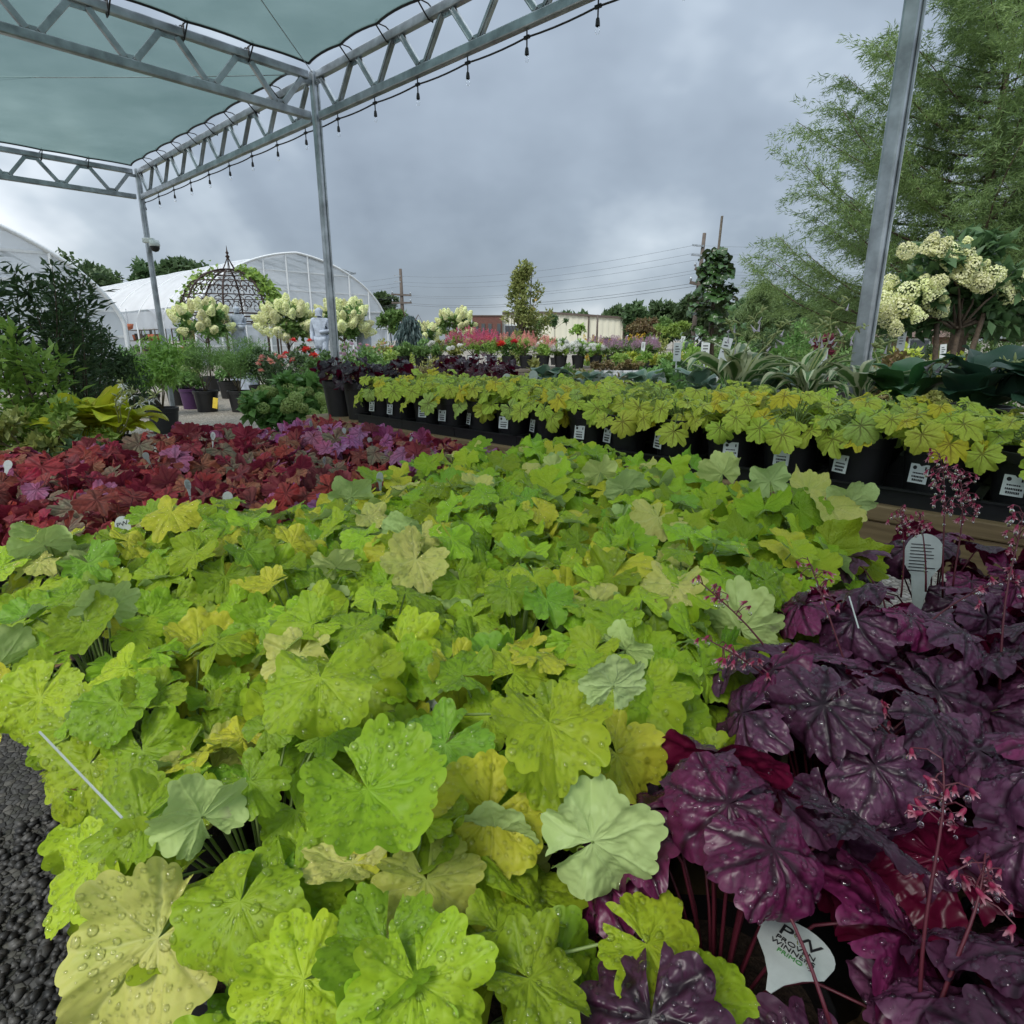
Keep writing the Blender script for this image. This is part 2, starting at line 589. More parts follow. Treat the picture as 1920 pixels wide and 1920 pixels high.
LIME = dict(depth=(0.04, 0.20), tooth=(0.06, 0.10), ruffle=(0.08, 0.19), cup=(-0.3, 0.32), curl=(-0.2, 1.0), fold=(-0.05, 0.25), noise=(0.015, 0.03), sinus=(0.12, 0.3), nteeth=12, mw=0.022, sec=0.5, ret=0.25, pucker=0.016)
make_leaf_set('lime', M['lime'], 16, 100, True, 260, **LIME)
make_leaf_set('lime_far', M['lime_far'], 10, 200, False, 0, **LIME)
make_leaf_set('pistachio', M['pistachio'], 10, 300, False, 0, depth=(0.20, 0.32), tooth=(0.07, 0.10), ruffle=(0.08, 0.16), cup=(0.05, 0.35), curl=(0.1, 0.7), fold=(0.0, 0.15), noise=(0.01, 0.02), sinus=(0.15, 0.25), nteeth=12, mw=0.034, sec=0.7, ret=0.15, pucker=0.02)
make_leaf_set('red', M['red'], 12, 400, False, 0, depth=(0.2, 0.34), tooth=(0.09, 0.14), ruffle=(0.10, 0.2), cup=(-0.1, 0.25), curl=(0.0, 0.9), fold=(0.0, 0.25), noise=(0.012, 0.025), sinus=(0.15, 0.3), nteeth=16, mw=0.045, sec=0.9, ret=0.5, pucker=0.02)
make_leaf_set('purple', M['purple'], 12, 500, True, 130, depth=(0.07, 0.16), tooth=(0.03, 0.06), ruffle=(0.06, 0.14), cup=(0.1, 0.4), curl=(0.1, 0.9), fold=(-0.15, 0.15), noise=(0.02, 0.035), sinus=(0.08, 0.16), nteeth=12, mw=0.055, sec=0.7, ret=0.3, pucker=0.022)


def pix(p):
    d = Vector(p) - Vector((0, 0, CAM_H))
    dep = d.y * CT - d.z * ST
    return 960 + F * d.x / dep, 960 - F * (d.y * ST + d.z * CT) / dep, dep


def frame_from(pos, tip, normal, s):
    n = Vector(normal).normalized()
    t = Vector(tip)
    t = (t - n * t.dot(n)).normalized()
    b = n.cross(t)
    m = Matrix((t * s, b * s, n * s)).transposed().to_4x4()
    m.translation = pos
    return m


def pick_lime(rng):
    c = rng.random()
    if c < 0.74:
        g = rng.uniform(0.60, 1.08)
        f = rng.random()
        return (g * (0.335 + 0.13 * f), g * (0.54 + 0.02 * f), g * 0.032)
    if c < 0.87:
        return (0.62, 0.58, 0.05)
    if c < 0.93:
        return (0.64, 0.60, 0.17)
    return (0.24, 0.43, 0.04)


def pick_pist(rng):
    c = rng.random()
    if c < 0.75:
        return (rng.uniform(0.48, 0.60), rng.uniform(0.62, 0.68), 0.085)
    if c < 0.9:
        return (0.70, 0.62, 0.05)
    return (0.44, 0.58, 0.13)


def pick_red(rng):
    c = rng.random()
    if c < 0.50:
        return (rng.uniform(0.27, 0.46), rng.uniform(0.035, 0.055), rng.uniform(0.035, 0.055))
    if c < 0.72:
        return (0.43, 0.12, 0.075)
    if c < 0.88:
        return (0.31, 0.165, 0.115)
    if c < 0.93:
        return (0.48, 0.11, 0.22)
    return (0.40, 0.02, 0.05)


def pick_pink(rng):
    return (rng.uniform(0.45, 0.58), rng.uniform(0.10, 0.16), rng.uniform(0.22, 0.32)) if rng.random() < 0.33 else pick_red(rng)


def pick_purple(rng):
    c = rng.random()
    g = rng.uniform(0.6, 1.1)
    if c < 0.6:
        return (0.19 * g, 0.062 * g, 0.135 * g)
    if c < 0.85:
        return (0.26 * g, 0.03 * g, 0.13 * g)
    return (0.10 * g, 0.03 * g, 0.07 * g)


POT_MESH = {}


def pot_mesh(rt, h, seg=20):
    key = (rt, h)
    if key not in POT_MESH:
        rb = rt * 0.78
        m = MB()
        prof = [(0.001, 0.0), (rb, 0.0), (rb * 1.005, 0.006), (rt * 0.955, h * 0.84), (rt * 1.0, h * 0.845), (rt * 1.02, h * 0.99), (rt * 1.0, h), (rt * 0.94, h), (rt * 0.93, h * 0.86)]
        m.lathe(prof, seg)
        me = m.mesh('pot', True)
        try:
            me.set_sharp_from_angle(angle=R(40))
        except Exception:
            pass
        me.materials.append(M['pot'])
        s = MB().lathe([(rt * 0.935, h * 0.87), (rt * 0.6, h * 0.885), (0.001, h * 0.9)], seg).mesh('soil', True)
        s.materials.append(M['soil'])
        POT_MESH[key] = (me, s)
    return POT_MESH[key]


def heuchera(loc, key, pick, n, spread, top, size, seed, label, group, stalk='stalk_green', pot=(0.082, 0.165), drops=False, tilt=(8, 48), lean=0.0, cat='heuchera', rise=0.07, skip=None, heroes=(), name='heuchera', backs=0.0, face=Vector((0, 0, 0))):
    rng = random.Random(seed)
    root = empty(name, loc)
    tag(root, label, cat, group)
    pm, sm = pot_mesh(*pot)
    p = link('pot', pm, None, root)
    p.rotation_euler = (0, 0, rng.uniform(0, 6))
    link('soil', sm, None, root)
    zc = pot[1] * 0.9
    st = MB()
    off = rng.uniform(0, 6.28)
    todo = []
    for i in range(n):
        f = (i + 0.5) / n
        rr = spread * math.sqrt(f) * rng.uniform(0.85, 1.12)
        a = off + i * 2.39996 + rng.uniform(-0.25, 0.25)
        out = Vector((math.cos(a), math.sin(a), 0))
        z = top - rise * f ** 1.5 + rng.uniform(-0.034, 0.024)
        pos = out * rr + Vector((0, 0, z))
        t = R(tilt[0] + (tilt[1] - tilt[0]) * f + rng.uniform(-14, 14))
        nrm = Vector((0, 0, math.cos(t))) + out * math.sin(t)
        side = out.cross(Vector((0, 0, 1)))
        nrm += side * rng.uniform(-0.3, 0.3) + face
        tip = out + side * rng.uniform(-0.6, 0.6) + Vector((0, 0, -0.2))
        if rng.random() < backs:
            away = Vector((loc[0], loc[1], 0)).normalized()
            nrm = away * rng.uniform(0.7, 1.0) + side * rng.uniform(-0.5, 0.5) + Vector((0, 0, rng.uniform(-0.1, 0.45)))
            tip = Vector((rng.uniform(-1, 1), rng.uniform(-0.3, 0.3), rng.uniform(0.3, 1.0)))
            pos = pos + Vector((0, 0, rng.uniform(0.0, 0.025)))
        s = size * (0.72 + 0.4 * f ** 0.5) * rng.uniform(0.75, 1.18)
        todo.append((pos, tip, nrm, s, None))
    for hpos, htip, hn, hs, hc in heroes:
        todo.append((Vector(hpos) - Vector(loc), Vector(htip), Vector(hn), hs, hc))
    for pos, tip, nrm, s, hc in todo:
        if skip is not None and skip(Vector(loc) + pos):
            continue
        me, dm = rng.choice(LEAVES[key])
        if hc is not None and len(hc) == 4:
            me, dm = LEAVES[key][hc[3]]
        o = link('leaf', me, None, root, frame_from(pos, tip, nrm, s), hc[:3] if hc is not None else pick(rng))
        if drops and dm is not None:
            link('rain_drops', dm, None, o)['kind'] = 'stuff'
        b = Vector((pos.x * 0.12, pos.y * 0.12, zc))
        mid = b.lerp(pos, 0.55) + Vector((pos.x * -0.1, pos.y * -0.1, 0.035))
        n_ = Vector(nrm).normalized()
        st.tube([b, b.lerp(mid, 0.5) + Vector((0, 0, 0.012)), mid, mid.lerp(pos, 0.6) + Vector((0, 0, 0.008)) - n_ * 0.004, pos - n_ * 0.0015], [0.0016, 0.0014, 0.0013, 0.0011, 0.0009], 5, False)
    if st.v:
        o = st.build('stalks', M[stalk], root, True)
        o['kind'] = 'stuff'
    return root
# ------------------------------------------------------------------ ground
def gravel_mat(name, cols, scale=55.0):
    m, nt = new_mat(name)
    t = nd(nt, 'ShaderNodeTexCoord')
    v = nd(nt, 'ShaderNodeTexVoronoi', {'Vector': t.outputs['Object'], 'Scale': scale}, feature='F1')
    e = nd(nt, 'ShaderNodeTexVoronoi', {'Vector': t.outputs['Object'], 'Scale': scale}, feature='DISTANCE_TO_EDGE')
    s = nd(nt, 'ShaderNodeSeparateColor', {0: v.outputs['Color']})
    c = ramp(nt, s.outputs[0], [(i / (len(cols) - 1), k) for i, k in enumerate(cols)])
    big = nd(nt, 'ShaderNodeTexNoise', {'Vector': t.outputs['Object'], 'Scale': 0.8, 'Detail': 5.0})
    c = mixc(nt, mrange(nt, big.outputs[0], 0.4, 0.65, 0, 0.4), c, mixc(nt, 1.0, c, (0.6, 0.6, 0.58), 'MULTIPLY'))
    gap = mrange(nt, e.outputs['Distance'], 0.0, 0.12, 0, 1)
    c = mixc(nt, gap, mixc(nt, 1.0, c, (0.45, 0.43, 0.4), 'MULTIPLY'), c)
    b = nd(nt, 'ShaderNodeBump', {'Height': mth(nt, 'SUBTRACT', gap, v.outputs['Distance']), 'Strength': 0.55, 'Distance': 0.008})
    p = nd(nt, 'ShaderNodeBsdfPrincipled', {'Base Color': c, 'Roughness': 0.75, 'Normal': b.outputs[0]})
    return finish(m, nt, p.outputs[0])


M['gravel'] = gravel_mat('tan_gravel', [(0.30, 0.27, 0.22), (0.42, 0.38, 0.31), (0.22, 0.20, 0.17), (0.50, 0.46, 0.40)], 42)
M['dark_gravel'] = gravel_mat('wet_shaded_gravel', [(0.035, 0.035, 0.034), (0.08, 0.08, 0.075), (0.05, 0.052, 0.04), (0.13, 0.125, 0.11)], 70)  # wet gravel, its colour also darkened for the deep shade on the aisle


def sheet(name, pts, z, mat):
    me = bpy.data.meshes.new(name)
    me.from_pydata([(x, y, z) for x, y in pts], [], [tuple(range(len(pts)))])
    o = link(name, me, mat)
    o['kind'] = 'structure'
    return o


sheet('ground', [(-500, -60), (500, -60), (500, 900), (-500, 900)], 0.0, M['gravel'])
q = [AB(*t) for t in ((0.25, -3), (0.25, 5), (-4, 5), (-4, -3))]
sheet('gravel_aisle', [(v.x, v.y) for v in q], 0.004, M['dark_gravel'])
# loose stones lying on the aisle beside the first bed
rng = np.random.default_rng(5)
ico = np.array([(0, 0, 1), (0.9, 0, 0.35), (0.28, 0.85, 0.3), (-0.72, 0.52, 0.4), (-0.72, -0.52, 0.3), (0.28, -0.85, 0.4), (0.6, 0.4, -0.3), (-0.3, 0.6, -0.3), (-0.6, -0.3, -0.3), (0.3, -0.7, -0.3)])
icf = np.array([(0, 1, 2), (0, 2, 3), (0, 3, 4), (0, 4, 5), (0, 5, 1), (1, 6, 2), (2, 7, 3), (3, 8, 4), (4, 9, 5), (5, 9, 1), (2, 6, 7), (3, 7, 8), (4, 8, 9), (1, 9, 6)])
VV, FF = [], []
NST = 7500
for k in range(NST):
    a, b = rng.uniform(-0.75, 0.16), rng.uniform(0.0, 1.5)
    c = AB(a, b)
    s = rng.uniform(0.004, 0.013)
    th = rng.uniform(0, 6.28)
    v = ico * (s * rng.uniform(0.7, 1.3, 3)) * (1, 1, 0.75)
    v = v + rng.normal(0, s * 0.12, v.shape)
    rot = np.array([[math.cos(th), -math.sin(th), 0], [math.sin(th), math.cos(th), 0], [0, 0, 1]])
    VV.append(v @ rot.T + np.array([c.x, c.y, 0.004 + s * 0.2]))
    FF.append(icf + k * 10)
o = link('loose_stones', mesh_np('loose_stones', np.concatenate(VV), np.concatenate(FF), False, None, {'tint': np.repeat(rng.random(NST) ** 1.6, 10)}), None)
o.data.materials.append(leaf_mat('loose_stone', (0.018, 0.018, 0.017), (0.10, 0.097, 0.088), rough=0.5, transl=0.0))
tag(o, 'loose dark wet stones on the ground beside the lime plants', 'gravel', kind='stuff')

# ------------------------------------------------------------------ shade structure
BAY = 3.66
PM = Vector((-1.37, 4.86, 0))
PL = PM + E1 * BAY
PR = PM - E1 * BAY
ZL, ZU = 2.50, 2.745
MBACK = -E2 * BAY
PN = PR - E1 * BAY                # next post right, in the unseen bay added to shade the near beds
shade = empty('shade_structure', PM)
tag(shade, 'galvanised steel frame of posts and lattice trusses carrying shade cloth', 'shade structure')
for pt in (PL, PM, PR, PN, PN + MBACK, PL + MBACK, PM + MBACK, PR + MBACK):
    m = MB()
    Mr = Matrix.Rotation(ROTB, 3, 'Z')
    m.box((0, 0, ZU / 2 + 0.02), (0.052, 0.052, ZU + 0.04), Mr)
    po = m.build('post', M['galv'], shade, bevel=0.010, M=Matrix.Translation(pt - PM))
    MB().box((0, 0, 0.012), (0.2, 0.2, 0.012), Mr).build('base_plate', M['galv'], po, bevel=0.002)
    # a lip of the open channel runs down the right face
    MB().box(Mr @ Vector((-0.031, -0.012, ZU / 2)), (0.009, 0.012, ZU - 0.1), Mr).build('channel_lip', M['galv'], po, bevel=0.002)


def truss(A, B, n=8):
    A, B = Vector(A), Vector(B)
    d = (B - A).normalized()
    side = d.cross(Vector((0, 0, 1)))
    t = empty('truss', A - PM)
    t.parent = shade
    a, b = d * 0.05, d * ((B - A).length - 0.05)
    MB().bar(a + Vector((0, 0, ZL)), b + Vector((0, 0, ZL)), 0.042, 0.05).build('lower_chord', M['galv'], t, bevel=0.006)
    MB().bar(a + Vector((0, 0, ZU)), b + Vector((0, 0, ZU)), 0.042, 0.05).build('upper_chord', M['galv'], t, bevel=0.006)
    L = (B - A).length - 0.1
    st = L / n
    for k in range(n):
        x0 = 0.05 + k * st
        for sgn in (-1, 1):
            top = d * (x0 + st / 2 + sgn * st * 0.40) + Vector((0, 0, ZU - 0.03))
            bot = d * (x0 + st / 2 + sgn * 0.028) + Vector((0, 0, ZL + 0.03))
            m = MB()
            m.bar(top, bot, 0.034, 0.024, up=side)
            m.bar(top + side * 0.0135 + d * sgn * 0.010, bot + side * 0.0135 + d * sgn * 0.010, 0.006, 0.012, up=side)
            m.build('web_brace', M['galv'], t, bevel=0.003)
        # pressed gusset at each node
        Mx = Matrix((d, side, Vector((0, 0, 1)))).transposed()
        for c_, w_ in ((d * (x0 + st / 2) + Vector((0, 0, ZL + 0.036)), 0.11), (d * x0 + Vector((0, 0, ZU - 0.036)), 0.12)):
            m = MB().box(c_, (w_, 0.006, 0.03), Mx)
            for q_ in (-0.36, -0.12, 0.12, 0.36):
                m.lathe([(0.005, -0.006), (0.005, 0.006), (0.0005, 0.0065)], 6, c_ + d * (w_ * q_), Mx @ Matrix.Rotation(math.pi / 2, 3, 'X'))
                m.lathe([(0.0005, -0.0065), (0.005, -0.006), (0.005, 0.0)], 6, c_ + d * (w_ * q_), Mx @ Matrix.Rotation(math.pi / 2, 3, 'X'))
            m.build('gusset', M['galv'], t)
    return t


for A, B in ((PL, PM), (PM, PR), (PM, PM + MBACK), (PL, PL + MBACK), (PR, PR + MBACK), (PM + MBACK, PL + MBACK), (PR + MBACK, PM + MBACK), (PR, PN), (PN, PN + MBACK), (PN + MBACK, PR + MBACK)):
    truss(A, B)


def cable(pts, r, name, mat, parent=None):
    return MB().tube(pts, r, 5).build(name, mat, parent, True)


def wire(A, B, sag=0.02, n=12):
    return [A.lerp(B, i / n) - Vector((0, 0, sag * 4 * (i / n) * (1 - i / n))) for i in range(n + 1)]


zc = Vector((0, 0, ZU + 0.02))
cable([p - PM for p in wire(PM + zc, PL + MBACK + zc, 0.05)], 0.003, 'brace_cable', M['galv'], shade)
cable([p - PM for p in wire(PM + zc, PR + MBACK + zc, 0.05)], 0.003, 'brace_cable', M['galv'], shade)


def cloth_mat():
    m, nt = new_mat('green_shade_cloth')
    t = nd(nt, 'ShaderNodeTexCoord')
    n = nd(nt, 'ShaderNodeTexNoise', {'Vector': t.outputs['Object'], 'Scale': 1.3, 'Detail': 6.0, 'Roughness': 0.6})
    c = mixc(nt, mrange(nt, n.outputs[0], 0.35, 0.7), (0.105, 0.165, 0.158), (0.15, 0.215, 0.205))
    tr = nd(nt, 'ShaderNodeBsdfTranslucent', {'Color': c})
    df = nd(nt, 'ShaderNodeBsdfDiffuse', {'Color': mixc(nt, 0.5, c, (0.10, 0.2, 0.18))})
    tp = nd(nt, 'ShaderNodeBsdfTransparent', {'Color': (0.80, 0.97, 0.92, 1)})
    a = nd(nt, 'ShaderNodeMixShader', {0: 0.65, 1: df.outputs[0], 2: tr.outputs[0]})
    b = nd(nt, 'ShaderNodeMixShader', {0: mrange(nt, n.outputs[0], 0.3, 0.7, 0.15, 0.23), 1: a.outputs[0], 2: tp.outputs[0]})
    return finish(m, nt, b.outputs[0])


M['cloth'] = cloth_mat()


def shade_cloth(O, label, seed, ties=9):
    """O: the corner at a post; one bay wide along E1, one bay deep against E2"""
    rr = np.random.default_rng(seed)
    n = 54
    u = np.linspace(0, 1, n + 1)
    U, W = np.meshgrid(u, u)
    L = BAY
    ins = 0.075
    sc = lambda t: 0.022 * np.abs(np.sin(math.pi * t * ties)) ** 0.8
    X = ins + (L - 2 * ins) * U
    Y = ins + (L - 2 * ins) * W
    lo, hi = np.clip(1 - 2.6 * U, 0, 1), np.clip(2.6 * U - 1.6, 0, 1)
    X = X + sc(W) * (lo - hi)
    lo, hi = np.clip(1 - 2.6 * W, 0, 1), np.clip(2.6 * W - 1.6, 0, 1)
    Y = Y + sc(U) * (lo - hi)
    Z = ZU + 0.045 - 0.10 * np.sin(math.pi * U) * np.sin(math.pi * W)
    # creases running out of the corners, where the ties pull
    for cu, cw in ((0, 0), (0, 1), (1, 0), (1, 1)):
        rr_ = np.hypot(U - cu, W - cw)
        an = np.arctan2(W - cw, U - cu)
        Z = Z + 0.010 * np.sin(an * 22 + 1.3 * cu) * np.exp(-rr_ * 3.2) * np.clip(rr_ * 6, 0, 1)
    for k in range(7):
        fx, fy, p = rr.uniform(-7, 7), rr.uniform(-7, 7), rr.uniform(0, 6.3)
        Z = Z + 0.012 * np.sin(fx * U + fy * W + p) * (np.sin(math.pi * U) * np.sin(math.pi * W)) ** 0.5
    V = [AB(0, 0) + E1 * float(x) - E2 * float(y) + Vector((0, 0, float(z))) for x, y, z in zip(X.ravel(), Y.ravel(), Z.ravel())]
    i, j = np.meshgrid(np.arange(n), np.arange(n))
    a = (j * (n + 1) + i).ravel()
    root = empty('shade_cloth', O)
    tag(root, label, 'shade cloth', 'shade cloth panels')
    o = link('cloth_panel', mesh_np('cloth_panel', np.array([tuple(v) for v in V]), np.stack([a, a + 1, a + n + 2, a + n + 1], 1)), M['cloth'], root)
    g = lambda jj, ii: V[jj * (n + 1) + ii]
    edges = [[g(0, k) for k in range(n + 1)], [g(n, k) for k in range(n + 1)], [g(k, 0) for k in range(n + 1)], [g(k, n) for k in range(n + 1)]]
    outs = (E2, -E2, -E1, E1)
    for ed, od in zip(edges, outs):
        MB().tube(ed, 0.009, 6).build('hem', M['black'], root, True)
        for k in range(1, ties):
            p = ed[round(k * n / ties)]
            q_ = p + od * 0.06
            m = MB()
            m.tube([p + Vector((0, 0, 0.018)), p - od * 0.012 + Vector((0, 0, 0.01)), p - od * 0.01 - Vector((0, 0, 0.012)), q_ - Vector((0, 0, 0.075)), q_ + od * 0.03 - Vector((0, 0, 0.08)), q_ + od * 0.045], 0.0045, 5)
            m.tube([p + Vector((0, 0, 0.0)), q_ + Vector((0, 0, 0.0)), q_ + od * 0.045 + Vector((0, 0, -0.02))], 0.004, 5)
            m.build('tie', M['black'], root, True)
    return root


shade_cloth(PM, 'green shade cloth panel on the far left, stretched between the three trusses', 1)
shade_cloth(PR, 'green shade cloth panel overhead, nearer than the middle lattice truss', 2)
shade_cloth(PN, 'green shade cloth panel out of view, added to shade the foreground beds', 3)  # unseen cloth of the next bay, added so the near beds fall darker

# string of lamps under the lower chord
M['bulb'] = simple('clear_bulb', (0.75, 0.78, 0.8), 0.08, var=0.02, spec=0.8)
m_, nt_ = new_mat('bulb_glass')
gl_ = nd(nt_, 'ShaderNodeBsdfGlass', {'Roughness': 0.02, 'IOR': 1.2})
tp_ = nd(nt_, 'ShaderNodeBsdfTransparent')
M['bulb'] = finish(m_, nt_, nd(nt_, 'ShaderNodeMixShader', {0: 0.5, 1: gl_.outputs[0], 2: tp_.outputs[0]}).outputs[0])
A0 = PL + Vector((0, 0, ZL - 0.045)) + E2 * 0.03
B0 = PR + Vector((0, 0, ZL - 0.045)) + E2 * 0.03
sl = empty('string_lights', PL)
tag(sl, 'string of small clear bulbs on black cable under the long truss', 'string lights')
NB = 17
pts = []
for k in range(NB):
    for s in range(5):
        t = (k + s / 5) / NB
        p = A0.lerp(B0, t)
        p.z -= 0.008 * 4 * (s / 5) * (1 - s / 5)
        pts.append(p - PL)
cable(pts, 0.005, 'cable', M['black'], sl)
sk = MB()
sk.tube([(0, 0, 0.05), (0, 0, 0.0), (0, 0, -0.05)], 0.004, 5)
sk.box((0, 0, 0), (0.035, 0.012, 0.014), Matrix.Rotation(ROTB, 3, 'Z'))
sk.lathe([(0.003, -0.04), (0.008, -0.046), (0.010, -0.06), (0.011, -0.075), (0.008, -0.077)], 10)
skm = sk.mesh('socket')
skm.materials.append(M['black'])
bbm = MB().lathe([(0.006, -0.075), (0.009, -0.082), (0.011, -0.092), (0.009, -0.104), (0.003, -0.110)], 10).mesh('bulb', True)
bbm.materials.append(M['bulb'])
for k in range(NB):
    p = A0.lerp(B0, k / NB) - PL
    s = link('socket', skm, None, sl, Matrix.Translation(p))
    link('bulb', bbm, None, s)

# ------------------------------------------------------------------ benches
def wood_mat(name, a, b):
    m, nt = new_mat(name)
    t = nd(nt, 'ShaderNodeTexCoord')
    mp = nd(nt, 'ShaderNodeMapping', {'Vector': t.outputs['Object'], 'Scale': (2.0, 30.0, 30.0)})
    oi = nd(nt, 'ShaderNodeObjectInfo')
    n = nd(nt, 'ShaderNodeTexNoise', {'Vector': mp.outputs[0], 'Scale': 2.0, 'Detail': 6.0, 'Distortion': 0.6})
    c = mixc(nt, mrange(nt, n.outputs[0], 0.3, 0.7), a, b)
    c = mixc(nt, mrange(nt, oi.outputs['Random'], 0, 1, 0, 0.4), c, mixc(nt, 1.0, c, (0.6, 0.58, 0.55), 'MULTIPLY'))
    bp = nd(nt, 'ShaderNodeBump', {'Height': n.outputs[0], 'Strength': 0.25, 'Distance': 0.004})
    p = nd(nt, 'ShaderNodeBsdfPrincipled', {'Base Color': c, 'Roughness': 0.7, 'Normal': bp.outputs[0]})
    return finish(m, nt, p.outputs[0])


M['wood'] = wood_mat('treated_pine', (0.20, 0.13, 0.065), (0.36, 0.25, 0.13))
M['greywood'] = wood_mat('weathered_wood', (0.10, 0.085, 0.065), (0.20, 0.17, 0.13))


def bench(O, length, depth, top, label, ang=ROTB, wood='wood', board=0.14, group=None, legs=True):
    """O: the front right corner on the ground; x runs along the front, y goes back (to the right of x)"""
    root = empty('plant_bench', (O.x, O.y, 0), ang)
    tag(root, label, 'bench', group)
    nb = max(2, int(depth / (board + 0.012)))
    for k in range(nb):
        MB().box((0, 0, 0), (length, board, 0.036)).build('plank', M[wood], root, bevel=0.004, M=Matrix.Translation((length / 2, -(k + 0.5) * (board + 0.012), top - 0.018)))
    MB().box((0, 0, 0), (length - 0.01, 0.036, 0.085)).build('apron_board', M[wood], root, bevel=0.004, M=Matrix.Translation((length / 2, -0.03, top - 0.08)))
    MB().box((0, 0, 0), (length - 0.01, 0.036, 0.085)).build('apron_board', M[wood], root, bevel=0.004, M=Matrix.Translation((length / 2, -nb * (board + 0.012) + 0.04, top - 0.08)))
    if legs:
        nl = max(2, int(length / 1.6) + 1)
        for k in range(nl):
            for y in (-0.075, -nb * (board + 0.012) + 0.085):
                h = top - 0.125
                MB().box((0, 0, h / 2), (0.085, 0.05, h)).build('leg', M[wood], root, bevel=0.004, M=Matrix.Translation((0.08 + k * (length - 0.16) / (nl - 1), y, 0)))
    return root


BZ = 0.36                         # the low bench of the foreground beds
RZ = 0.66                         # the bench of the row behind
bench(AB(0.10, -1.0), 4.3, 1.3, BZ, 'low plank bench under the lime, red and purple foreground plants')
bench(AB(1.447, -1.2), 3.86, 1.3, RZ, 'plank bench under the row of yellow-green plants with dark veins')

# ------------------------------------------------------------------ the foreground beds
# lime bed
SP = 0.178
TAGS_AT = ((1500, 1765, 82, 0.46), (1727, 1045, 62, 0.95))
HERO_AT = ((1205, 1575, 50, 0.45),)


def hides_tag(p, also=()):
    x, y, d = pix(p)
    return any(math.hypot(x - a, y - b) < r_ + 0.03 * F / max(d, 0.1) and d < dd for a, b, r_, dd in TAGS_AT + also)


HERO = {}


def hero(i, j, px, py, Y, tip, nrm, size, col, variant):
    """a leaf one can point at in the photograph: where its stalk meets the blade, how it lies, how big"""
    HERO.setdefault((i, j), []).append((P(px, py, Y), Vector(tip), Vector(nrm), size, (*col, variant)))


hero(1, 0, 1112, 1578, 0.34, (0.8, 0.1, 0.35), (0.1, 1.0, -0.25), 0.046, (0.378, 0.495, 0.090), 2)
hero(1, 0, 1150, 1285, 0.40, (0.1, 0.2, 1.0), (-0.2, 1.0, 0.1), 0.030, (0.414, 0.522, 0.144), 5)
hero(1, 1, 1030, 1355, 0.385, (0.1, -0.6, -0.3), (0.1, -0.3, 1.0), 0.046, (0.378, 0.450, 0.027), 0)
hero(0, 1, 450, 1690, 0.31, (-0.1, -0.8, -0.35), (-0.05, -0.4, 1.0), 0.052, (0.324, 0.432, 0.027), 3)
hero(0, 0, 800, 1650, 0.325, (0.2, -0.6, -0.3), (0.1, -0.5, 1.0), 0.044, (0.522, 0.504, 0.108), 7)
hero(0, 0, 930, 1830, 0.30, (0.0, 0.4, 0.3), (0.1, -0.6, 0.9), 0.045, (0.468, 0.486, 0.027), 9)
hero(0, 0, 1215, 1770, 0.30, (0.7, -0.4, -0.35), (0.2, -0.3, 1.0), 0.046, (0.40, 0.48, 0.027), 6)
hero(0, 0, 1330, 1880, 0.285, (0.6, -0.6, -0.3), (0.3, -0.3, 1.0), 0.036, (0.33, 0.46, 0.027), 13)
hero(1, 2, 600, 1270, 0.42, (0.1, -0.7, -0.3), (0.0, -0.4, 1.0), 0.052, (0.342, 0.450, 0.027), 11)
hero(1, 1, 690, 1480, 0.33, (0.6, -0.5, -0.2), (0.1, -0.4, 1.0), 0.050, (0.297, 0.450, 0.027), 12)
for i in range(7):
    for j in range(5):
        if i == 6 and j < 2:
            continue
        a, b = 0.165 + i * SP, (0.265 if i == 0 else 0.31) + j * (SP if i == 0 else 0.172) + (0.02 if i % 2 else 0)
        near = i < 4 and (i + j) < 7
        lab = f'lime green heuchera, {ORD[i]} row from the gravel, {ORD[j]} from the purple plants'
        rng_ = random.Random(900 + i * 10 + j)
        heuchera(AB(a + rng_.uniform(-.012, .012), b + rng_.uniform(-.012, .012), BZ), 'lime' if near else 'lime_far', pick_lime, 32, 0.13, (0.275 + 0.022 * j, 0.325 + 0.01 * j, 0.35)[i] + rng_.uniform(-0.02, 0.02) if i < 3 else 0.365 + rng_.uniform(-0.02, 0.02), 0.0455 if i < 4 else 0.047,
                 3000 + i * 20 + j, lab, 'lime heucheras in the foreground bed', drops=near, skip=lambda p: (p - Vector((0, 0, CAM_H))).length < 0.30 or hides_tag(p), tilt=(6, 46), backs=0.03, face=Vector((0.05, -0.28, 0)), heroes=HERO.get((i, j), ()))
# purple bed
for i in range(6):
    for j in range(4):
        a, b = 0.165 + i * 0.2, (0.075 if i == 0 else 0.118) - j * 0.2
        near = i < 4
        rng_ = random.Random(700 + i * 10 + j)
        lab = f'dark purple silvery heuchera, {ORD[i]} row from the gravel, {ORD[j]} from the lime plants'
        heuchera(AB(a + rng_.uniform(-.012, .012), b + rng_.uniform(-.012, .012), BZ), 'purple', pick_purple, 30 if i < 2 else 20, 0.128, (0.27, 0.315)[i] + rng_.uniform(-0.02, 0.02) if i < 2 else 0.34 + rng_.uniform(-0.03, 0.02), 0.056,
                 5000 + i * 20 + j, lab, 'purple heucheras in the foreground bed', 'stalk_red', drops=near, tilt=(12, 58), rise=0.10, backs=0.03, skip=lambda p: (p - Vector((0, 0, CAM_H))).length < 0.30 or hides_tag(p, HERO_AT))
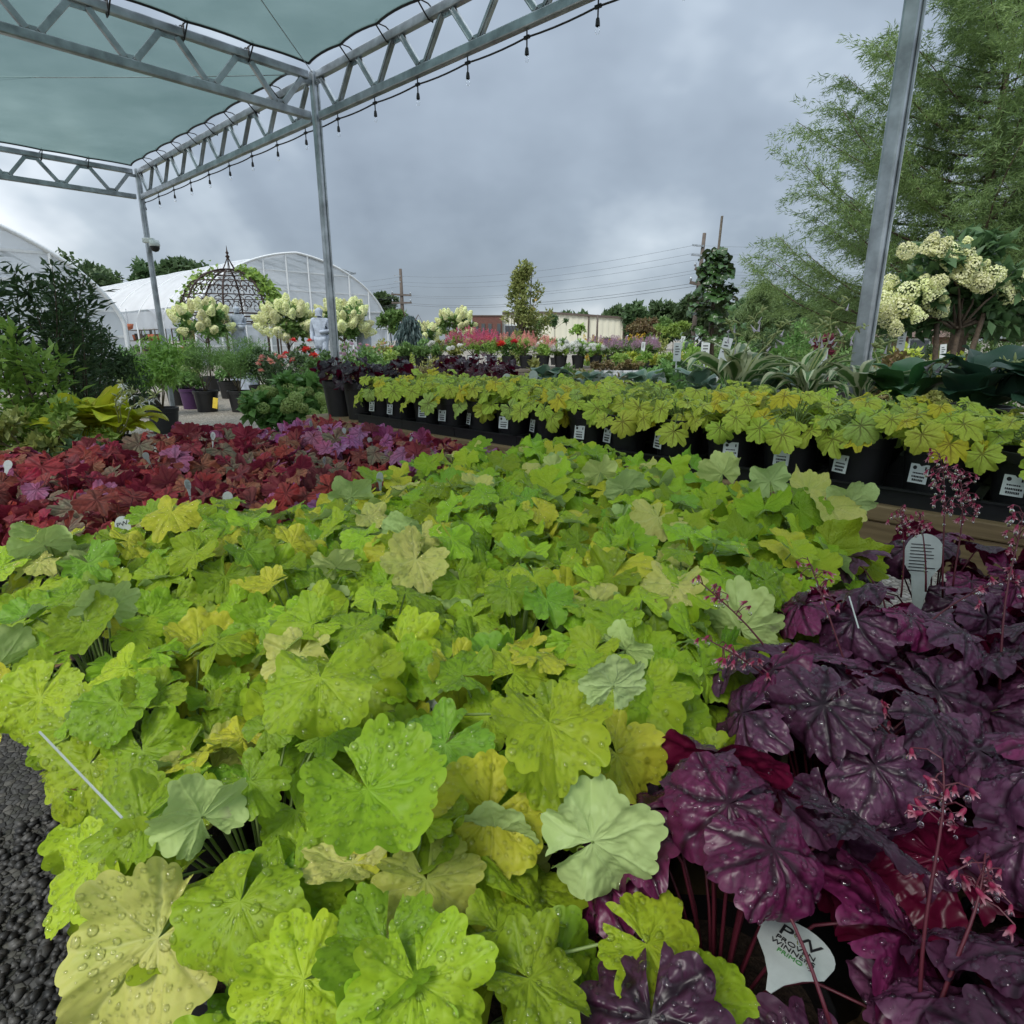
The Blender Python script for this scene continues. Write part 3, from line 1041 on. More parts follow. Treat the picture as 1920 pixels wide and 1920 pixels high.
# red bed
for i in range(7):
    for j in range(6):
        a, b = 0.09 + i * 0.178, 1.19 + j * 0.178
        if i == 0 and j < 2:
            continue
        rng_ = random.Random(600 + i * 10 + j)
        lab = f'red heuchera, {ORD[i]} row from the gravel, {ORD[j]} from the lime plants'
        heuchera(AB(a + rng_.uniform(-.012, .012), b + rng_.uniform(-.012, .012), BZ), 'red', pick_pink if i > 4 or (i > 2 and j < 1) else pick_red, 27, 0.122, 0.335 + rng_.uniform(-0.02, 0.03), 0.045,
                 7000 + i * 20 + j, lab, 'red heucheras in the foreground bed', 'stalk_red', tilt=(15, 60), backs=0.06, face=Vector((0, -0.25, 0)))
# ------------------------------------------------------------------ tags, trays, price labels
def tag_mesh(w, h, stick):
    """a flat plant label with a rounded head, tapering to the stick"""
    out = []
    for k in range(13):
        a = math.pi * k / 12
        out.append((w / 2 * math.cos(a), h * 0.55 + h * 0.45 * math.sin(a)))
    out += [(-w * 0.46, h * 0.25), (-w * 0.26, 0.0), (-w * 0.11, -stick * 0.5), (-0.002, -stick), (0.002, -stick), (w * 0.11, -stick * 0.5), (w * 0.26, 0.0), (w * 0.46, h * 0.25)]
    n = len(out)
    vs = [(x, -0.0004, z) for x, z in out] + [(x, 0.0004, z) for x, z in out]
    fs = [tuple(range(n))[::-1], tuple(range(n, 2 * n))] + [(k, (k + 1) % n, n + (k + 1) % n, n + k) for k in range(n)]
    me = bpy.data.meshes.new('tag_card')
    me.from_pydata(vs, [], fs)
    me.materials.append(M['tag_plastic'])
    return me


M['tag_plastic'] = simple('tag_plastic', (0.46, 0.50, 0.48), 0.45, var=0.10, scale=60)
TAGM = tag_mesh(0.05, 0.062, 0.10)
TAGS = tag_mesh(0.058, 0.056, 0.03)


def printed_lines(root, w, z0, n, dz, seed, y=-0.0012, mat='ink', th=0.0012):
    r_ = random.Random(seed)
    m = MB()
    for k in range(n):
        ww = w * r_.uniform(0.6, 1)
        m.box(((ww - w) / 2, y, z0 - k * dz), (ww, 0.0004, th))
    o = m.build('printing', M[mat], root)
    o['kind'] = 'stuff'
    return o


def text(body, size, parent, loc, mat, extr=0.0003, sx=1.0, name='lettering'):
    cu = bpy.data.curves.new(name, 'FONT')
    cu.body = body
    cu.size = size
    cu.align_x = 'CENTER'
    cu.extrude = extr
    cu.materials.append(mat)
    tmp = bpy.data.objects.new('tmp', cu)
    me = bpy.data.meshes.new_from_object(tmp)
    bpy.data.objects.remove(tmp)
    o = bpy.data.objects.new(name, me)
    COL.objects.link(o)
    o.parent = parent
    o.location = loc
    o.rotation_euler = (math.pi / 2, 0, 0)
    o.scale = (sx, 1, 1)
    return o


def plant_tag(pos, yaw, label, lean=0.12, s=1.0, roll=0.0, group='plant tags', front=None, seed=0, short=False):
    """pos: the foot of the head; the printed face looks along -y of the tag"""
    root = empty('plant_tag', pos)
    root.rotation_euler = (lean, roll, yaw)
    root.scale = (s, s, s)
    tag(root, label, 'plant tag', group)
    link('card', TAGS if short else TAGM, None, root)
    if front == 'PW':
        text('PW', 0.018, root, (0, -0.0012, 0.032), M['ink'], sx=1.2)
        text('PROVEN', 0.0072, root, (0, -0.0012, 0.0245), M['ink'], sx=1.15)
        text('WINNERS', 0.0072, root, (0, -0.0012, 0.0178), M['ink'], sx=1.1)
        text('PRIMO', 0.0062, root, (0, -0.0012, 0.0115), M['greenink'], sx=1.1)
    elif front == 'lines':
        printed_lines(root, 0.036, 0.046, 9, 0.0048, seed)
    elif front == 'small':
        text('PW', 0.02, root, (0, -0.0012, 0.03), M['ink'], sx=1.2)
    return root


YAW0 = 0.0
# the tags one can pick out: pixel, height or distance, look
pt1 = plant_tag((0, 0, 0), 0, 'oval plant tag lettered PW lying tilted among the dark purple leaves', front='PW', short=True)
la_, ra_ = G(1436, 1722, 0.625), G(1570, 1808, 0.625)
X_ = (ra_ - la_).normalized()
U_ = Vector((0.3, 0.85, -0.12))
U_ = (U_ - X_ * U_.dot(X_)).normalized()
T_ = Matrix((X_, U_.cross(X_), U_)).transposed().to_4x4()
T_.translation = (la_ + ra_) / 2 - U_ * 0.03
pt1.matrix_basis = T_ @ Matrix.Scale((ra_ - la_).length / 0.058, 4)
plant_tag(P(1727, 1080, 0.86), -0.25, 'white tag covered with small print, behind the pink flower stalks', lean=-0.15, s=1.05, front='lines', seed=3)
plant_tag(P(808, 1368, 0.50), -0.2, 'white tag lettered PW half hidden under lime leaves', lean=-0.5, s=0.45, front='small')
plant_tag(P(236, 1003, 0.92), 0.1, 'white tag lettered PW between the red and the lime plants', lean=-0.3, roll=-0.3, s=0.5, front='small')
for k, (px, py, Y, w) in enumerate([(398, 815, 1.85, 'between red leaves at the far left rim of the red bed'), (275, 850, 1.45, 'leaning beside the lime hosta'), (352, 905, 1.15, 'edge on in the middle of the red bed'), (425, 930, 1.1, 'low by the front edge of the red bed'),
                                    (600, 800, 2.02, 'leftmost of three behind the red plants'), (645, 805, 2.05, 'middle one of three behind the red plants'), (583, 793, 2.1, 'farthest left behind the red plants'), (695, 822, 1.95, 'below the bench corner in the red bed'), (770, 815, 1.95, 'rightmost at the back of the red bed'),
                                    (712, 893, 1.22, 'standing where the red bed meets the lime bed'), (608, 858, 1.55, 'among magenta leaves of the red bed'), (10, 868, 1.3, 'at the left edge of the picture')]):
    plant_tag(P(px, py, Y) - Vector((0, 0, 0.014)), (-0.3, 0.9, 1.3, 0.2)[k % 4], f'small white plant tag {w}', lean=(-0.1, 0.15, -0.3)[k % 3], roll=(0.1, -0.35, 0.25)[k % 3], s=(0.36, 0.3, 0.33)[k % 3], front='lines' if k % 2 == 0 else None, seed=k)
# pale stakes seen edge on
for k, (p0, p1, w) in enumerate([((74, 1372, 0.40), (168, 1470, 0.37), 'across the lime leaves near the gravel'), ((1592, 1118, 0.62), (1603, 1155, 0.60), 'among the dark purple leaves')]):
    a_, b_ = P(*p0), P(*p1)
    root = empty('plant_stake', b_)
    tag(root, f'thin pale plastic plant stake {w}', 'plant stake')
    MB().bar((b_ - a_) * 0.6, a_ - b_, 0.0014, 0.0008).build('stick', M['tag_plastic'], root)

# black carrying tray for two pots
def tray_mesh():
    m = MB()
    L_, D_, H_, t_ = 0.30, 0.152, 0.038, 0.004
    for sx in (-1, 1):
        m.box((sx * (L_ / 2), 0, H_ / 2), (t_, D_, H_))
        m.box((0, sx * (D_ / 2), H_ / 2), (L_ + t_, t_, H_))
        m.box((0, sx * (D_ / 2 + 0.006), H_ - 0.002), (L_ + 0.024, 0.012, 0.004))
        m.box((sx * (L_ / 2 + 0.006), 0, H_ - 0.0025), (0.012, D_, 0.004))
    m.box((0, 0, 0.003), (L_, D_, 0.004))
    # raised saddle between the two pots
    m.add([(-0.04, -D_ / 2, H_), (0.04, -D_ / 2, H_), (0, -D_ / 2 + 0.002, H_ + 0.075), (-0.012, -D_ / 2 + 0.03, H_ + 0.05), (0.012, -D_ / 2 + 0.03, H_ + 0.05)], [(0, 1, 2), (0, 2, 3), (1, 4, 2), (2, 4, 3)])
    me = m.mesh('tray')
    me.materials.append(M['pot'])
    return me


TRAY = tray_mesh()
ROWS_B0, ROW_SP = 2.18, 0.153
NROW = 18
for k in range(NROW // 2):
    b = ROWS_B0 - (2 * k + 0.5) * ROW_SP
    for rowi, a in enumerate((1.447 + 0.105, 1.447 + 0.285)):
        o = link('carrying_tray', TRAY)
        o.location = AB(a, b, RZ)
        o.rotation_euler = (0, 0, ROTB)
        tag(o, f'black plastic carrying tray on the plank bench, {("front", "second")[rowi]} row, {ORD[k]} from the left', 'tray', 'carrying trays on the plank bench')
LAB = MB().box((0, 0, 0), (0.036, 0.0006, 0.040)).mesh('price_label')
LAB.materials.append(M['white_plastic'])
PRINT = []
for k in range(4):
    r_ = random.Random(k)
    m = MB()
    m.lathe([(0.0001, 0), (0.0042, 0)], 8, (-0.009, -0.0009, 0.012), Matrix.Rotation(math.pi / 2, 3, 'X'))
    m.box((0.012, -0.0009, 0.012), (0.003, 0.0004, 0.007))
    for z, h, w in ((0.001, 0.0028, 0.022), (-0.0065, 0.004, 0.024), (-0.0135, 0.0045, 0.020)):
        x = -w / 2
        while x < w / 2:
            d = r_.uniform(0.0012, 0.003)
            m.box((x + d / 2, -0.0009, z), (d, 0.0004, h))
            x += d + 0.0009
    me = m.mesh('label_print')
    me.materials.append(M['ink'])
    PRINT.append(me)
for rowi in range(3):
    for k in range(NROW):
        a = 1.447 + 0.105 + rowi * 0.18
        b = ROWS_B0 - k * ROW_SP
        rg = random.Random(rowi * 100 + k)
        loc = AB(a + rg.uniform(-0.014, 0.012), b + rg.uniform(-0.012, 0.012), RZ + 0.006)
        h = heuchera(loc, 'pistachio', pick_pist, 26 if rowi == 0 else 20, 0.112, 0.178 + rg.uniform(-0.02, 0.012), 0.042 - 0.00035 * k, 8000 + rowi * 50 + k,
                     f'yellow-green heuchera with dark veins, {("front", "second", "back")[rowi]} row of the bench, {ORD[k]} from the left', 'yellow-green heucheras on the plank bench', pot=(0.068, 0.128), tilt=(10, 56), rise=0.045, face=Vector((0, -0.2, 0)))
        if rowi == 0:
            # price label stuck on the front of the pot
            f = -E2 * 0.0635 + E1 * rg.uniform(-0.008, 0.008)
            tw_ = rg.uniform(-0.45, 0.45)
            f = Matrix.Rotation(tw_, 3, 'Z') @ f
            ang = math.atan2(-E1.y, -E1.x) + tw_
            lb = link('price_label', LAB, None, h, Matrix.Translation(f + Vector((0, 0, 0.066))) @ Matrix.Rotation(ang, 4, 'Z') @ Matrix.Rotation(-0.12, 4, 'X'))
            link('label_print', PRINT[k % 4], None, lb)['kind'] = 'stuff'

# bluish tags standing behind the rows
for k, (px, py) in enumerate([(1120, 722), (1136, 721), (1148, 724), (1200, 728), (1240, 726), (1000, 716), (950, 722)]):
    plant_tag(P(px, py, 2.55), 0.2 * (k % 3) - 0.2, f'pale tag sticking up behind the yellow-green rows, {ORD[k]} of the line', lean=-0.05, s=0.75, group='tags behind the rows')

# ------------------------------------------------------------------ coral flower stalks over the purple bed
m_, nt_ = new_mat('pink_bell_flower')
tz_ = nd(nt_, 'ShaderNodeSeparateXYZ', {0: nd(nt_, 'ShaderNodeTexCoord').outputs['Object']}).outputs[2]
bc_ = mixc(nt_, mrange(nt_, tz_, -0.0045, -0.0085), (0.38, 0.03, 0.10), (0.70, 0.36, 0.42))
bp_ = nd(nt_, 'ShaderNodeBsdfPrincipled', {'Base Color': bc_, 'Roughness': 0.5})
bt_ = nd(nt_, 'ShaderNodeBsdfTranslucent', {'Color': bc_})
M['bell'] = finish(m_, nt_, nd(nt_, 'ShaderNodeMixShader', {0: 0.4, 1: bp_.outputs[0], 2: bt_.outputs[0]}).outputs[0])
bm_ = MB()
bm_.lathe([(0.0004, 0.0), (0.0011, -0.0008), (0.0018, -0.003), (0.0017, -0.005), (0.0021, -0.0066)], 10)
for k in range(5):
    a = k * 1.2566
    d, s_ = Vector((math.cos(a), math.sin(a), 0)), Vector((-math.sin(a), math.cos(a), 0))
    bm_.add([d * 0.0017 + s_ * 0.0011 + Vector((0, 0, -0.0055)), d * 0.0017 - s_ * 0.0011 + Vector((0, 0, -0.0055)), d * 0.0034 - s_ * 0.0007 + Vector((0, 0, -0.0082)), d * 0.0042 + Vector((0, 0, -0.0092)), d * 0.0034 + s_ * 0.0007 + Vector((0, 0, -0.0082))], [(0, 1, 2, 3, 4)])
BELL = bm_.mesh('bell', True)
BELL.materials.append(M['bell'])
m_ = MB().lathe([(0.0001, 0.0021), (0.0012, 0.0017), (0.002, 0.0004), (0.0019, -0.0008), (0.0011, -0.0017), (0.0001, -0.0021)], 8)
BEAD = m_.mesh('hanging_drop', True)
BEAD.materials.append(M['water'])


def flower_stalk(base, tip, seed, label, nfl=9, frac=0.35, big=1.0, group='pink flower stalks over the purple bed'):
    r_ = random.Random(seed)
    base, tip = Vector(base), Vector(tip)
    root = empty('flower_stalk', base)
    tag(root, label, 'flower stalk', group)
    d = tip - base
    side = d.cross(Vector((0, 0, 1)))
    side = side.normalized() if side.length > 1e-4 else Vector((1, 0, 0))
    pts = []
    for i in range(11):
        t = i / 10
        pts.append(d * t + Vector((0, 0, 0.10 * d.length * math.sin(math.pi * t))) + side * (0.02 * math.sin(5 * t + seed) * d.length))
    MB().tube(pts, [0.0014 * big * (1 - 0.6 * i / 10) for i in range(11)], 6).build('stem', M['stalk_red'], root, True)
    tw = MB()
    spots = []
    for k in range(nfl):
        t = 1 - frac * r_.random() ** 0.8
        i = min(9, int(t * 10))
        p = pts[i].lerp(pts[i + 1], t * 10 - i)
        q_ = p + Vector((r_.uniform(-1, 1), r_.uniform(-1, 1), r_.uniform(-0.5, 0.8))) * 0.015 * big
        tw.tube([p, (p + q_) / 2 + Vector((0, 0, 0.003)), q_], 0.0005 * big, 4)
        spots.append(q_)
    tw.build('flower_stems', M['stalk_red'], root)['kind'] = 'stuff'
    for q_ in spots:
        s = r_.uniform(0.6, 1.0) * big
        mm = Matrix.Translation(q_) @ Matrix.Rotation(r_.uniform(-0.9, 0.9), 4, 'X') @ Matrix.Rotation(r_.uniform(-0.9, 0.9), 4, 'Y') @ Matrix.Scale(s, 4)
        link('flower', BELL, None, root, mm)
        if r_.random() < 0.7:
            link('rain_drop', BEAD, None, root, Matrix.Translation(q_ + Vector((0, 0, -0.0105 * s))) @ Matrix.Scale(r_.uniform(0.7, 1.2), 4))
    for k in range(9):
        t = r_.uniform(0.2, 0.95)
        i = int(t * 10)
        p = pts[i].lerp(pts[min(10, i + 1)], t * 10 - i)
        link('rain_drop', BEAD, None, root, Matrix.Translation(p - Vector((0, 0, 0.0026))) @ Matrix.Scale(r_.uniform(0.6, 1.1), 4))


STK = [((1540, 1400, 0.52), (1310, 1085, 0.60), 'reaching left over the lime leaves, uppermost of the left three'), ((1545, 1405, 0.52), (1330, 1200, 0.52), 'reaching left over the lime leaves, lowest of the left three'), ((1610, 1350, 0.56), (1510, 1045, 0.66), 'reaching left over the lime leaves, rightmost of the left three'),
       ((1730, 1480, 0.45), (1600, 1320, 0.44), 'bending low across the purple leaves'), ((1770, 1120, 0.80), (1760, 850, 0.84), 'tall upright, left of the dense pink bunch'), ((1790, 1110, 0.80), (1800, 880, 0.84), 'tall upright, the densest pink bunch'), ((1690, 1120, 0.80), (1690, 955, 0.82), 'short upright, in front of the printed white tag'),
       ((1735, 1110, 0.78), (1725, 960, 0.80), 'short upright, right beside the printed white tag'), ((1640, 1260, 0.62), (1905, 1080, 0.60), 'long dark, arching right to the edge of the picture'), ((1870, 1300, 0.55), (1910, 960, 0.62), 'upright at the right edge of the picture'),
       ((1730, 1900, 0.27), (1760, 1420, 0.33), 'nearest, with large blurred pink bells'), ((1760, 1920, 0.26), (1850, 1600, 0.30), 'nearest to the right lower corner'), ((1560, 1920, 0.25), (1380, 1560, 0.33), 'thin, running up from the lower edge by the oval tag')]
for k, (b_, t_, w_) in enumerate(STK):
    flower_stalk(P(*b_), P(*t_), k, f'pink coral flower stalk {w_}', nfl=(34 if k in (4, 5) else 7 if k == 12 else 14), frac=0.5 if k in (4, 5) else 0.33, big=1.0)

# ------------------------------------------------------------------ hostas
def hosta_mat(name, mid, edge, e0=0.55, e1=0.75, rough=0.42, transl=0.25, streak=0.0):
    m, nt = new_mat(name)
    at = nd(nt, 'ShaderNodeAttribute', attribute_name='across')
    oi = nd(nt, 'ShaderNodeObjectInfo')
    t = nd(nt, 'ShaderNodeTexCoord')
    n = nd(nt, 'ShaderNodeTexNoise', {'Vector': t.outputs['Object'], 'Scale': 9.0, 'Detail': 4.0})
    f = mth(nt, 'ADD', at.outputs['Fac'], mrange(nt, n.outputs[0], 0.3, 0.7, -0.14, 0.14))
    c = mixc(nt, mrange(nt, f, e0, e1), mid, edge)
    rib = nd(nt, 'ShaderNodeAttribute', attribute_name='rib')
    c = mixc(nt, mth(nt, 'MULTIPLY', rib.outputs['Fac'], 0.35), c, mixc(nt, 1.0, c, (0.7, 0.72, 0.6), 'MULTIPLY'))
    h = nd(nt, 'ShaderNodeHueSaturation', {'Color': c, 'Value': mrange(nt, oi.outputs['Random'], 0, 1, 0.75, 1.2), 'Hue': mrange(nt, oi.outputs['Random'], 0, 1, 0.485, 0.515)})
    p = nd(nt, 'ShaderNodeBsdfPrincipled', {'Base Color': h.outputs[0], 'Roughness': rough})
    tr = nd(nt, 'ShaderNodeBsdfTranslucent', {'Color': h.outputs[0]})
    return finish(m, nt, nd(nt, 'ShaderNodeMixShader', {0: transl, 1: p.outputs[0], 2: tr.outputs[0]}).outputs[0])


def strap_leaf(name, mat, rng, width=0.3, petiole=0.3, up=65, arch=95, fold=0.25, wave=0.03, ns=22, nv=10, ribs=5, heart=0.0):
    """unit length leaf from the ground: stalk, then a ribbed blade that arches over"""
    s = np.linspace(0, 1, ns + 1)
    ang = np.radians(up - arch * s ** 1.3)
    ds = 1.0 / ns
    x = np.concatenate([[0], np.cumsum(np.cos(ang[:-1]) * ds)])
    z = np.concatenate([[0], np.cumsum(np.sin(ang[:-1]) * ds)])
    q_ = np.clip((s - petiole) / (1 - petiole), 0, 1)
    w = width / 2 * np.sin(math.pi * np.clip(q_, 0, 1) ** (0.75 - 0.3 * heart)) ** (0.85 - 0.3 * heart) + 0.012 * (1 - q_)
    v = np.linspace(-1, 1, nv + 1)
    S, Vv = np.meshgrid(np.arange(ns + 1), v, indexing='ij')
    wS = w[S]
    rib = np.abs(np.cos(Vv * math.pi * ribs))
    off = fold * np.abs(Vv) * wS + (0.012 * rib + wave * np.sin(s[S] * 14 + rng.uniform(0, 6)) * np.abs(Vv)) * (wS / (width / 2))
    X = x[S] - np.sin(ang[S]) * off
    Z = z[S] + np.cos(ang[S]) * off
    Y = Vv * wS
    V = np.stack([X.ravel(), Y.ravel(), Z.ravel()], 1)
    i, j = np.meshgrid(np.arange(ns), np.arange(nv), indexing='ij')
    a = (i * (nv + 1) + j).ravel()
    me = mesh_np(name, V, np.stack([a, a + nv + 1, a + nv + 2, a + 1], 1), True, None, {'across': np.abs(Vv).ravel() + 0.0, 'rib': 1 - rib.ravel()})
    me.materials.append(mat)
    return me


M['hosta_var'] = hosta_mat('variegated_hosta', (0.10, 0.20, 0.055), (0.62, 0.64, 0.40), 0.45, 0.6)
M['hosta_green'] = hosta_mat('green_hosta', (0.045, 0.13, 0.04), (0.05, 0.14, 0.04))
M['hosta_dark'] = hosta_mat('dark_blue_hosta', (0.035, 0.085, 0.05), (0.04, 0.095, 0.055), rough=0.5)
M['hosta_lime'] = hosta_mat('lime_hosta', (0.66, 0.66, 0.05), (0.55, 0.60, 0.05), transl=0.4)
M['hosta_blue'] = hosta_mat('blue_hosta', (0.14, 0.24, 0.17), (0.30, 0.38, 0.28), 0.6, 0.8)
M['petal_white'] = simple('white_petal', (0.8, 0.8, 0.78), 0.5, transl=0.3)
M['petal_lilac'] = simple('lilac_petal', (0.62, 0.55, 0.64), 0.5, transl=0.3)
M['seed'] = simple('hosta_scape', (0.36, 0.40, 0.16), 0.6, transl=0.15)


def strap_set(key, n, seed, **kw):
    out = []
    for k in range(n):
        r_ = np.random.default_rng(seed + k)
        kk = {a: (b if not isinstance(b, tuple) else r_.uniform(*b)) for a, b in kw.items()}
        out.append(strap_leaf('blade', M[key], r_, **kk))
    return out


STRAP = {
    'hosta_var': strap_set('hosta_var', 5, 10, width=(0.15, 0.22), petiole=(0.25, 0.35), up=(70, 82), arch=(85, 150), fold=(0.2, 0.45), wave=0.03),
    'hosta_green': strap_set('hosta_green', 5, 20, width=(0.38, 0.5), petiole=(0.3, 0.4), up=(62, 78), arch=(60, 120), fold=(0.1, 0.3), wave=0.03),
    'hosta_dark': strap_set('hosta_dark', 5, 30, width=(0.55, 0.7), petiole=(0.3, 0.4), up=(55, 75), arch=(60, 100), fold=(0.05, 0.25), wave=0.05, heart=0.6),
    'hosta_lime': strap_set('hosta_lime', 5, 40, width=(0.42, 0.55), petiole=(0.35, 0.45), up=(58, 80), arch=(60, 115), fold=(0.05, 0.25), wave=0.04, heart=0.6),
    'hosta_blue': strap_set('hosta_blue', 4, 50, width=(0.5, 0.6), petiole=(0.35, 0.45), up=(60, 75), arch=(90, 130), fold=(0.05, 0.2), wave=0.04, heart=0.7),
}
bl_ = MB().lathe([(0.001, 0.0), (0.002, -0.008), (0.003, -0.02), (0.005, -0.03), (0.0075, -0.036)], 6).mesh('trumpet', True)
LILAC = bl_.copy()
LILAC.materials.append(M['petal_lilac'])
bl_.materials.append(M['petal_white'])
WHITE_BELL = bl_
sp_ = MB()
for k in range(6):
    a = k * 1.047
    d = Vector((math.cos(a), math.sin(a), 0))
    s_ = Vector((-math.sin(a), math.cos(a), 0))
    sp_.add([(0, 0, 0), d * 0.02 + s_ * 0.005 + Vector((0, 0, 0.008)), d * 0.045 - Vector((0, 0, 0.008)), d * 0.02 - s_ * 0.005 + Vector((0, 0, 0.008))], [(0, 1, 2, 3)])
STAR = sp_.mesh('star_flower')
STAR.materials.append(M['petal_white'])


def hosta(loc, key, n, size, seed, label, group=None, stalks=(), pot=(0.1, 0.19), flower='lilac', spread=(0, 6.28), tilt=0.5):
    r_ = random.Random(seed)
    root = empty('hosta', loc)
    tag(root, label, 'hosta', group)
    pm, sm = pot_mesh(*pot)
    link('pot', pm, None, root)
    link('soil', sm, None, root)
    zt = pot[1] * 0.9
    for i in range(n):
        a = spread[0] + (spread[1] - spread[0]) * ((i * 0.618034) % 1.0) + r_.uniform(-0.2, 0.2)
        s = size * r_.uniform(0.65, 1.1)
        mm = Matrix.Translation((0.012 * math.cos(a), 0.012 * math.sin(a), zt)) @ Matrix.Rotation(a, 4, 'Z') @ Matrix.Rotation(r_.uniform(-tilt, tilt * 0.5), 4, 'Y') @ Matrix.Rotation(r_.uniform(-0.3, 0.3), 4, 'X') @ Matrix.Scale(s, 4)
        link('leaf', r_.choice(STRAP[key]), None, root, mm)
    for tip in stalks:
        d = Vector(tip) - Vector(loc) - Vector((0, 0, zt))
        st = empty('flower_scape')
        st.parent = root
        st.location = (0, 0, zt)
        pts = [d * (i / 9) + Vector((0.012 * math.sin(i * 1.3 + seed), 0.01 * math.cos(i), 0.05 * math.sin(math.pi * i / 9))) for i in range(10)]
        m = MB().tube(pts, [0.0035 * (1 - 0.6 * i / 9) for i in range(10)], 6)
        for k in range(14):
            t = r_.uniform(0.5, 1)
            i = min(8, int(t * 9))
            p = pts[i].lerp(pts[i + 1], t * 9 - i)
            e = Vector((r_.uniform(-1, 1), r_.uniform(-1, 1), r_.uniform(-0.3, 0.9))).normalized()
            m.tube([p, p + e * 0.012, p + e * 0.03 + Vector((0, 0, -0.005))], [0.0015, 0.004, 0.001], 5)
        m.build('stem', M['seed'], st, True)
        fm = {'lilac': LILAC, 'white': WHITE_BELL, 'star': STAR}[flower]
        for k in range(4):
            t = r_.uniform(0.45, 0.95)
            i = min(8, int(t * 9))
            p = pts[i].lerp(pts[i + 1], t * 9 - i)
            e = Vector((r_.uniform(-1, 1), r_.uniform(-1, 1), 0)).normalized() * 0.022
            link('flower', fm, None, st, Matrix.Translation(p + e) @ Matrix.Rotation(r_.uniform(-0.8, 0.8), 4, 'X') @ Matrix.Rotation(r_.uniform(-0.8, 0.8), 4, 'Y') @ Matrix.Scale(r_.uniform(0.6, 0.9) if flower != 'star' else r_.uniform(0.5, 0.8), 4))
    return root


BK = 2.12                          # the strip of bench behind the yellow-green rows
hp = (0.085, 0.15)
hosta(AB(BK, 0.90, RZ), 'hosta_var', 18, 0.27, 1, 'tall cream-edged hosta with long arching leaves, left of the grey post', stalks=[P(1372, 600, 2.2), P(1430, 580, 2.25), P(1490, 600, 2.2)], pot=hp)
hosta(AB(BK, 0.66, RZ), 'hosta_var', 20, 0.23, 2, 'cream-edged hosta with seed stalks in front of the grey post', stalks=[P(1585, 560, 2.0), P(1620, 610, 2.0), P(1545, 600, 2.05)], pot=hp)
hosta(AB(BK + 0.02, 0.50, RZ), 'hosta_var', 14, 0.21, 3, 'small cream-edged hosta right of the grey post', stalks=[P(1660, 640, 1.95)], pot=hp)
hosta(AB(BK - 0.02, 0.38, RZ), 'hosta_green', 16, 0.22, 4, 'mid green hosta with pointed leaves right of the post', stalks=[P(1800, 672, 1.7)], pot=hp)
hosta(AB(BK - 0.02, 0.20, RZ), 'hosta_dark', 14, 0.21, 5, 'hosta with broad dark green rounded leaves at the right', stalks=[P(1905, 680, 1.6)], pot=hp)
hosta(AB(BK - 0.12, 0.03, RZ), 'hosta_dark', 14, 0.22, 6, 'blackish blue hosta cut by the right edge of the picture', pot=hp)
hosta(AB(BK + 0.2, 0.22, RZ), 'hosta_green', 10, 0.24, 7, 'green hosta behind the dark hosta leaves', pot=hp)
for k in range(5):
    hosta(AB(BK + 0.02, 1.75 - k * 0.24, RZ), 'hosta_blue', 14, 0.14, 60 + k, f'low blue-grey hosta behind the yellow-green rows, {ORD[k]} from the left', 'blue-grey hostas behind the rows', pot=(0.075, 0.15))
# lime hostas on the low bench beyond the red bed
hosta(G(215, 800, 0.60) - Vector((0, 0, 0.24)), 'hosta_lime', 40, 0.27, 11, 'lime yellow hosta with white starry flowers beyond the red bed', stalks=[P(232, 715, 2.4), P(300, 738, 2.3), P(250, 730, 2.5)], flower='star')
hosta(G(150, 805, 0.60) - Vector((0, 0, 0.24)), 'hosta_lime', 28, 0.25, 12, 'lime yellow hosta in the shade of the tall shrub')
# dark heucheras at the left end of the plank bench
make_leaf_set('burgundy', M['purple'], 6, 800, False, 0, depth=(0.12, 0.2), tooth=(0.05, 0.1), ruffle=(0.12, 0.25), cup=(0, 0.3), curl=(0, 0.8), fold=(0, 0.2), noise=0.03, sinus=0.15, nteeth=12, mw=0.05, sec=0.6, ret=0.3, pucker=0.02)
dk = lambda r_: (0.035 * r_.uniform(0.6, 1.4), 0.012, 0.025)
bg_ = lambda r_: (0.10 * r_.uniform(0.5, 1.5), 0.015, 0.035)
for k in range(3):
    heuchera(AB(1.447 + 0.12 + 0.19 * (k // 2), 2.36 + 0.17 * (k % 2), RZ), 'burgundy', dk, 20, 0.10, 0.24, 0.04, 8800 + k, f'nearly black ruffled heuchera at the left end of the plank bench, {("front right", "front left", "behind")[k]}', 'nearly black heucheras', 'stalk_red', pot=(0.078, 0.16))
for k in range(3):
    heuchera(AB(2.15 + 0.04 * (k % 2), 2.42 - k * 0.17, RZ), 'burgundy', bg_, 18, 0.10, 0.25, 0.04, 8850 + k, f'burgundy heuchera behind the left part of the rows, {ORD[k]} from the left', 'burgundy heucheras behind the rows', 'stalk_red', pot=(0.078, 0.16))
# ------------------------------------------------------------------ foliage helpers
def leaf_cards(C, D, Nn, L, W, rng, tint=None, fold=0.15):
    """one small folded leaf per row: base C, axis D, face normal Nn"""
    n = len(C)
    D = D / (np.linalg.norm(D, axis=1, keepdims=True) + 1e-9)
    S = np.cross(Nn, D)
    S = S / (np.linalg.norm(S, axis=1, keepdims=True) + 1e-9)
    T = np.cross(D, S)
    L = np.broadcast_to(np.asarray(L, dtype=float), (n,))[:, None]
    W = np.broadcast_to(np.asarray(W, dtype=float), (n,))[:, None]
    b = C
    r = C + D * L * 0.45 + S * W * 0.5 + T * W * fold
    t = C + D * L - T * L * 0.08
    l = C + D * L * 0.45 - S * W * 0.5 + T * W * fold
    V = np.stack([b, r, t, l], 1).reshape(-1, 3)
    i = np.arange(n) * 4
    F_ = np.concatenate([np.stack([i, i + 1, i + 2], 1), np.stack([i, i + 2, i + 3], 1)])
    if tint is None:
        tint = rng.random(n)
    return V, F_, np.repeat(tint, 4)


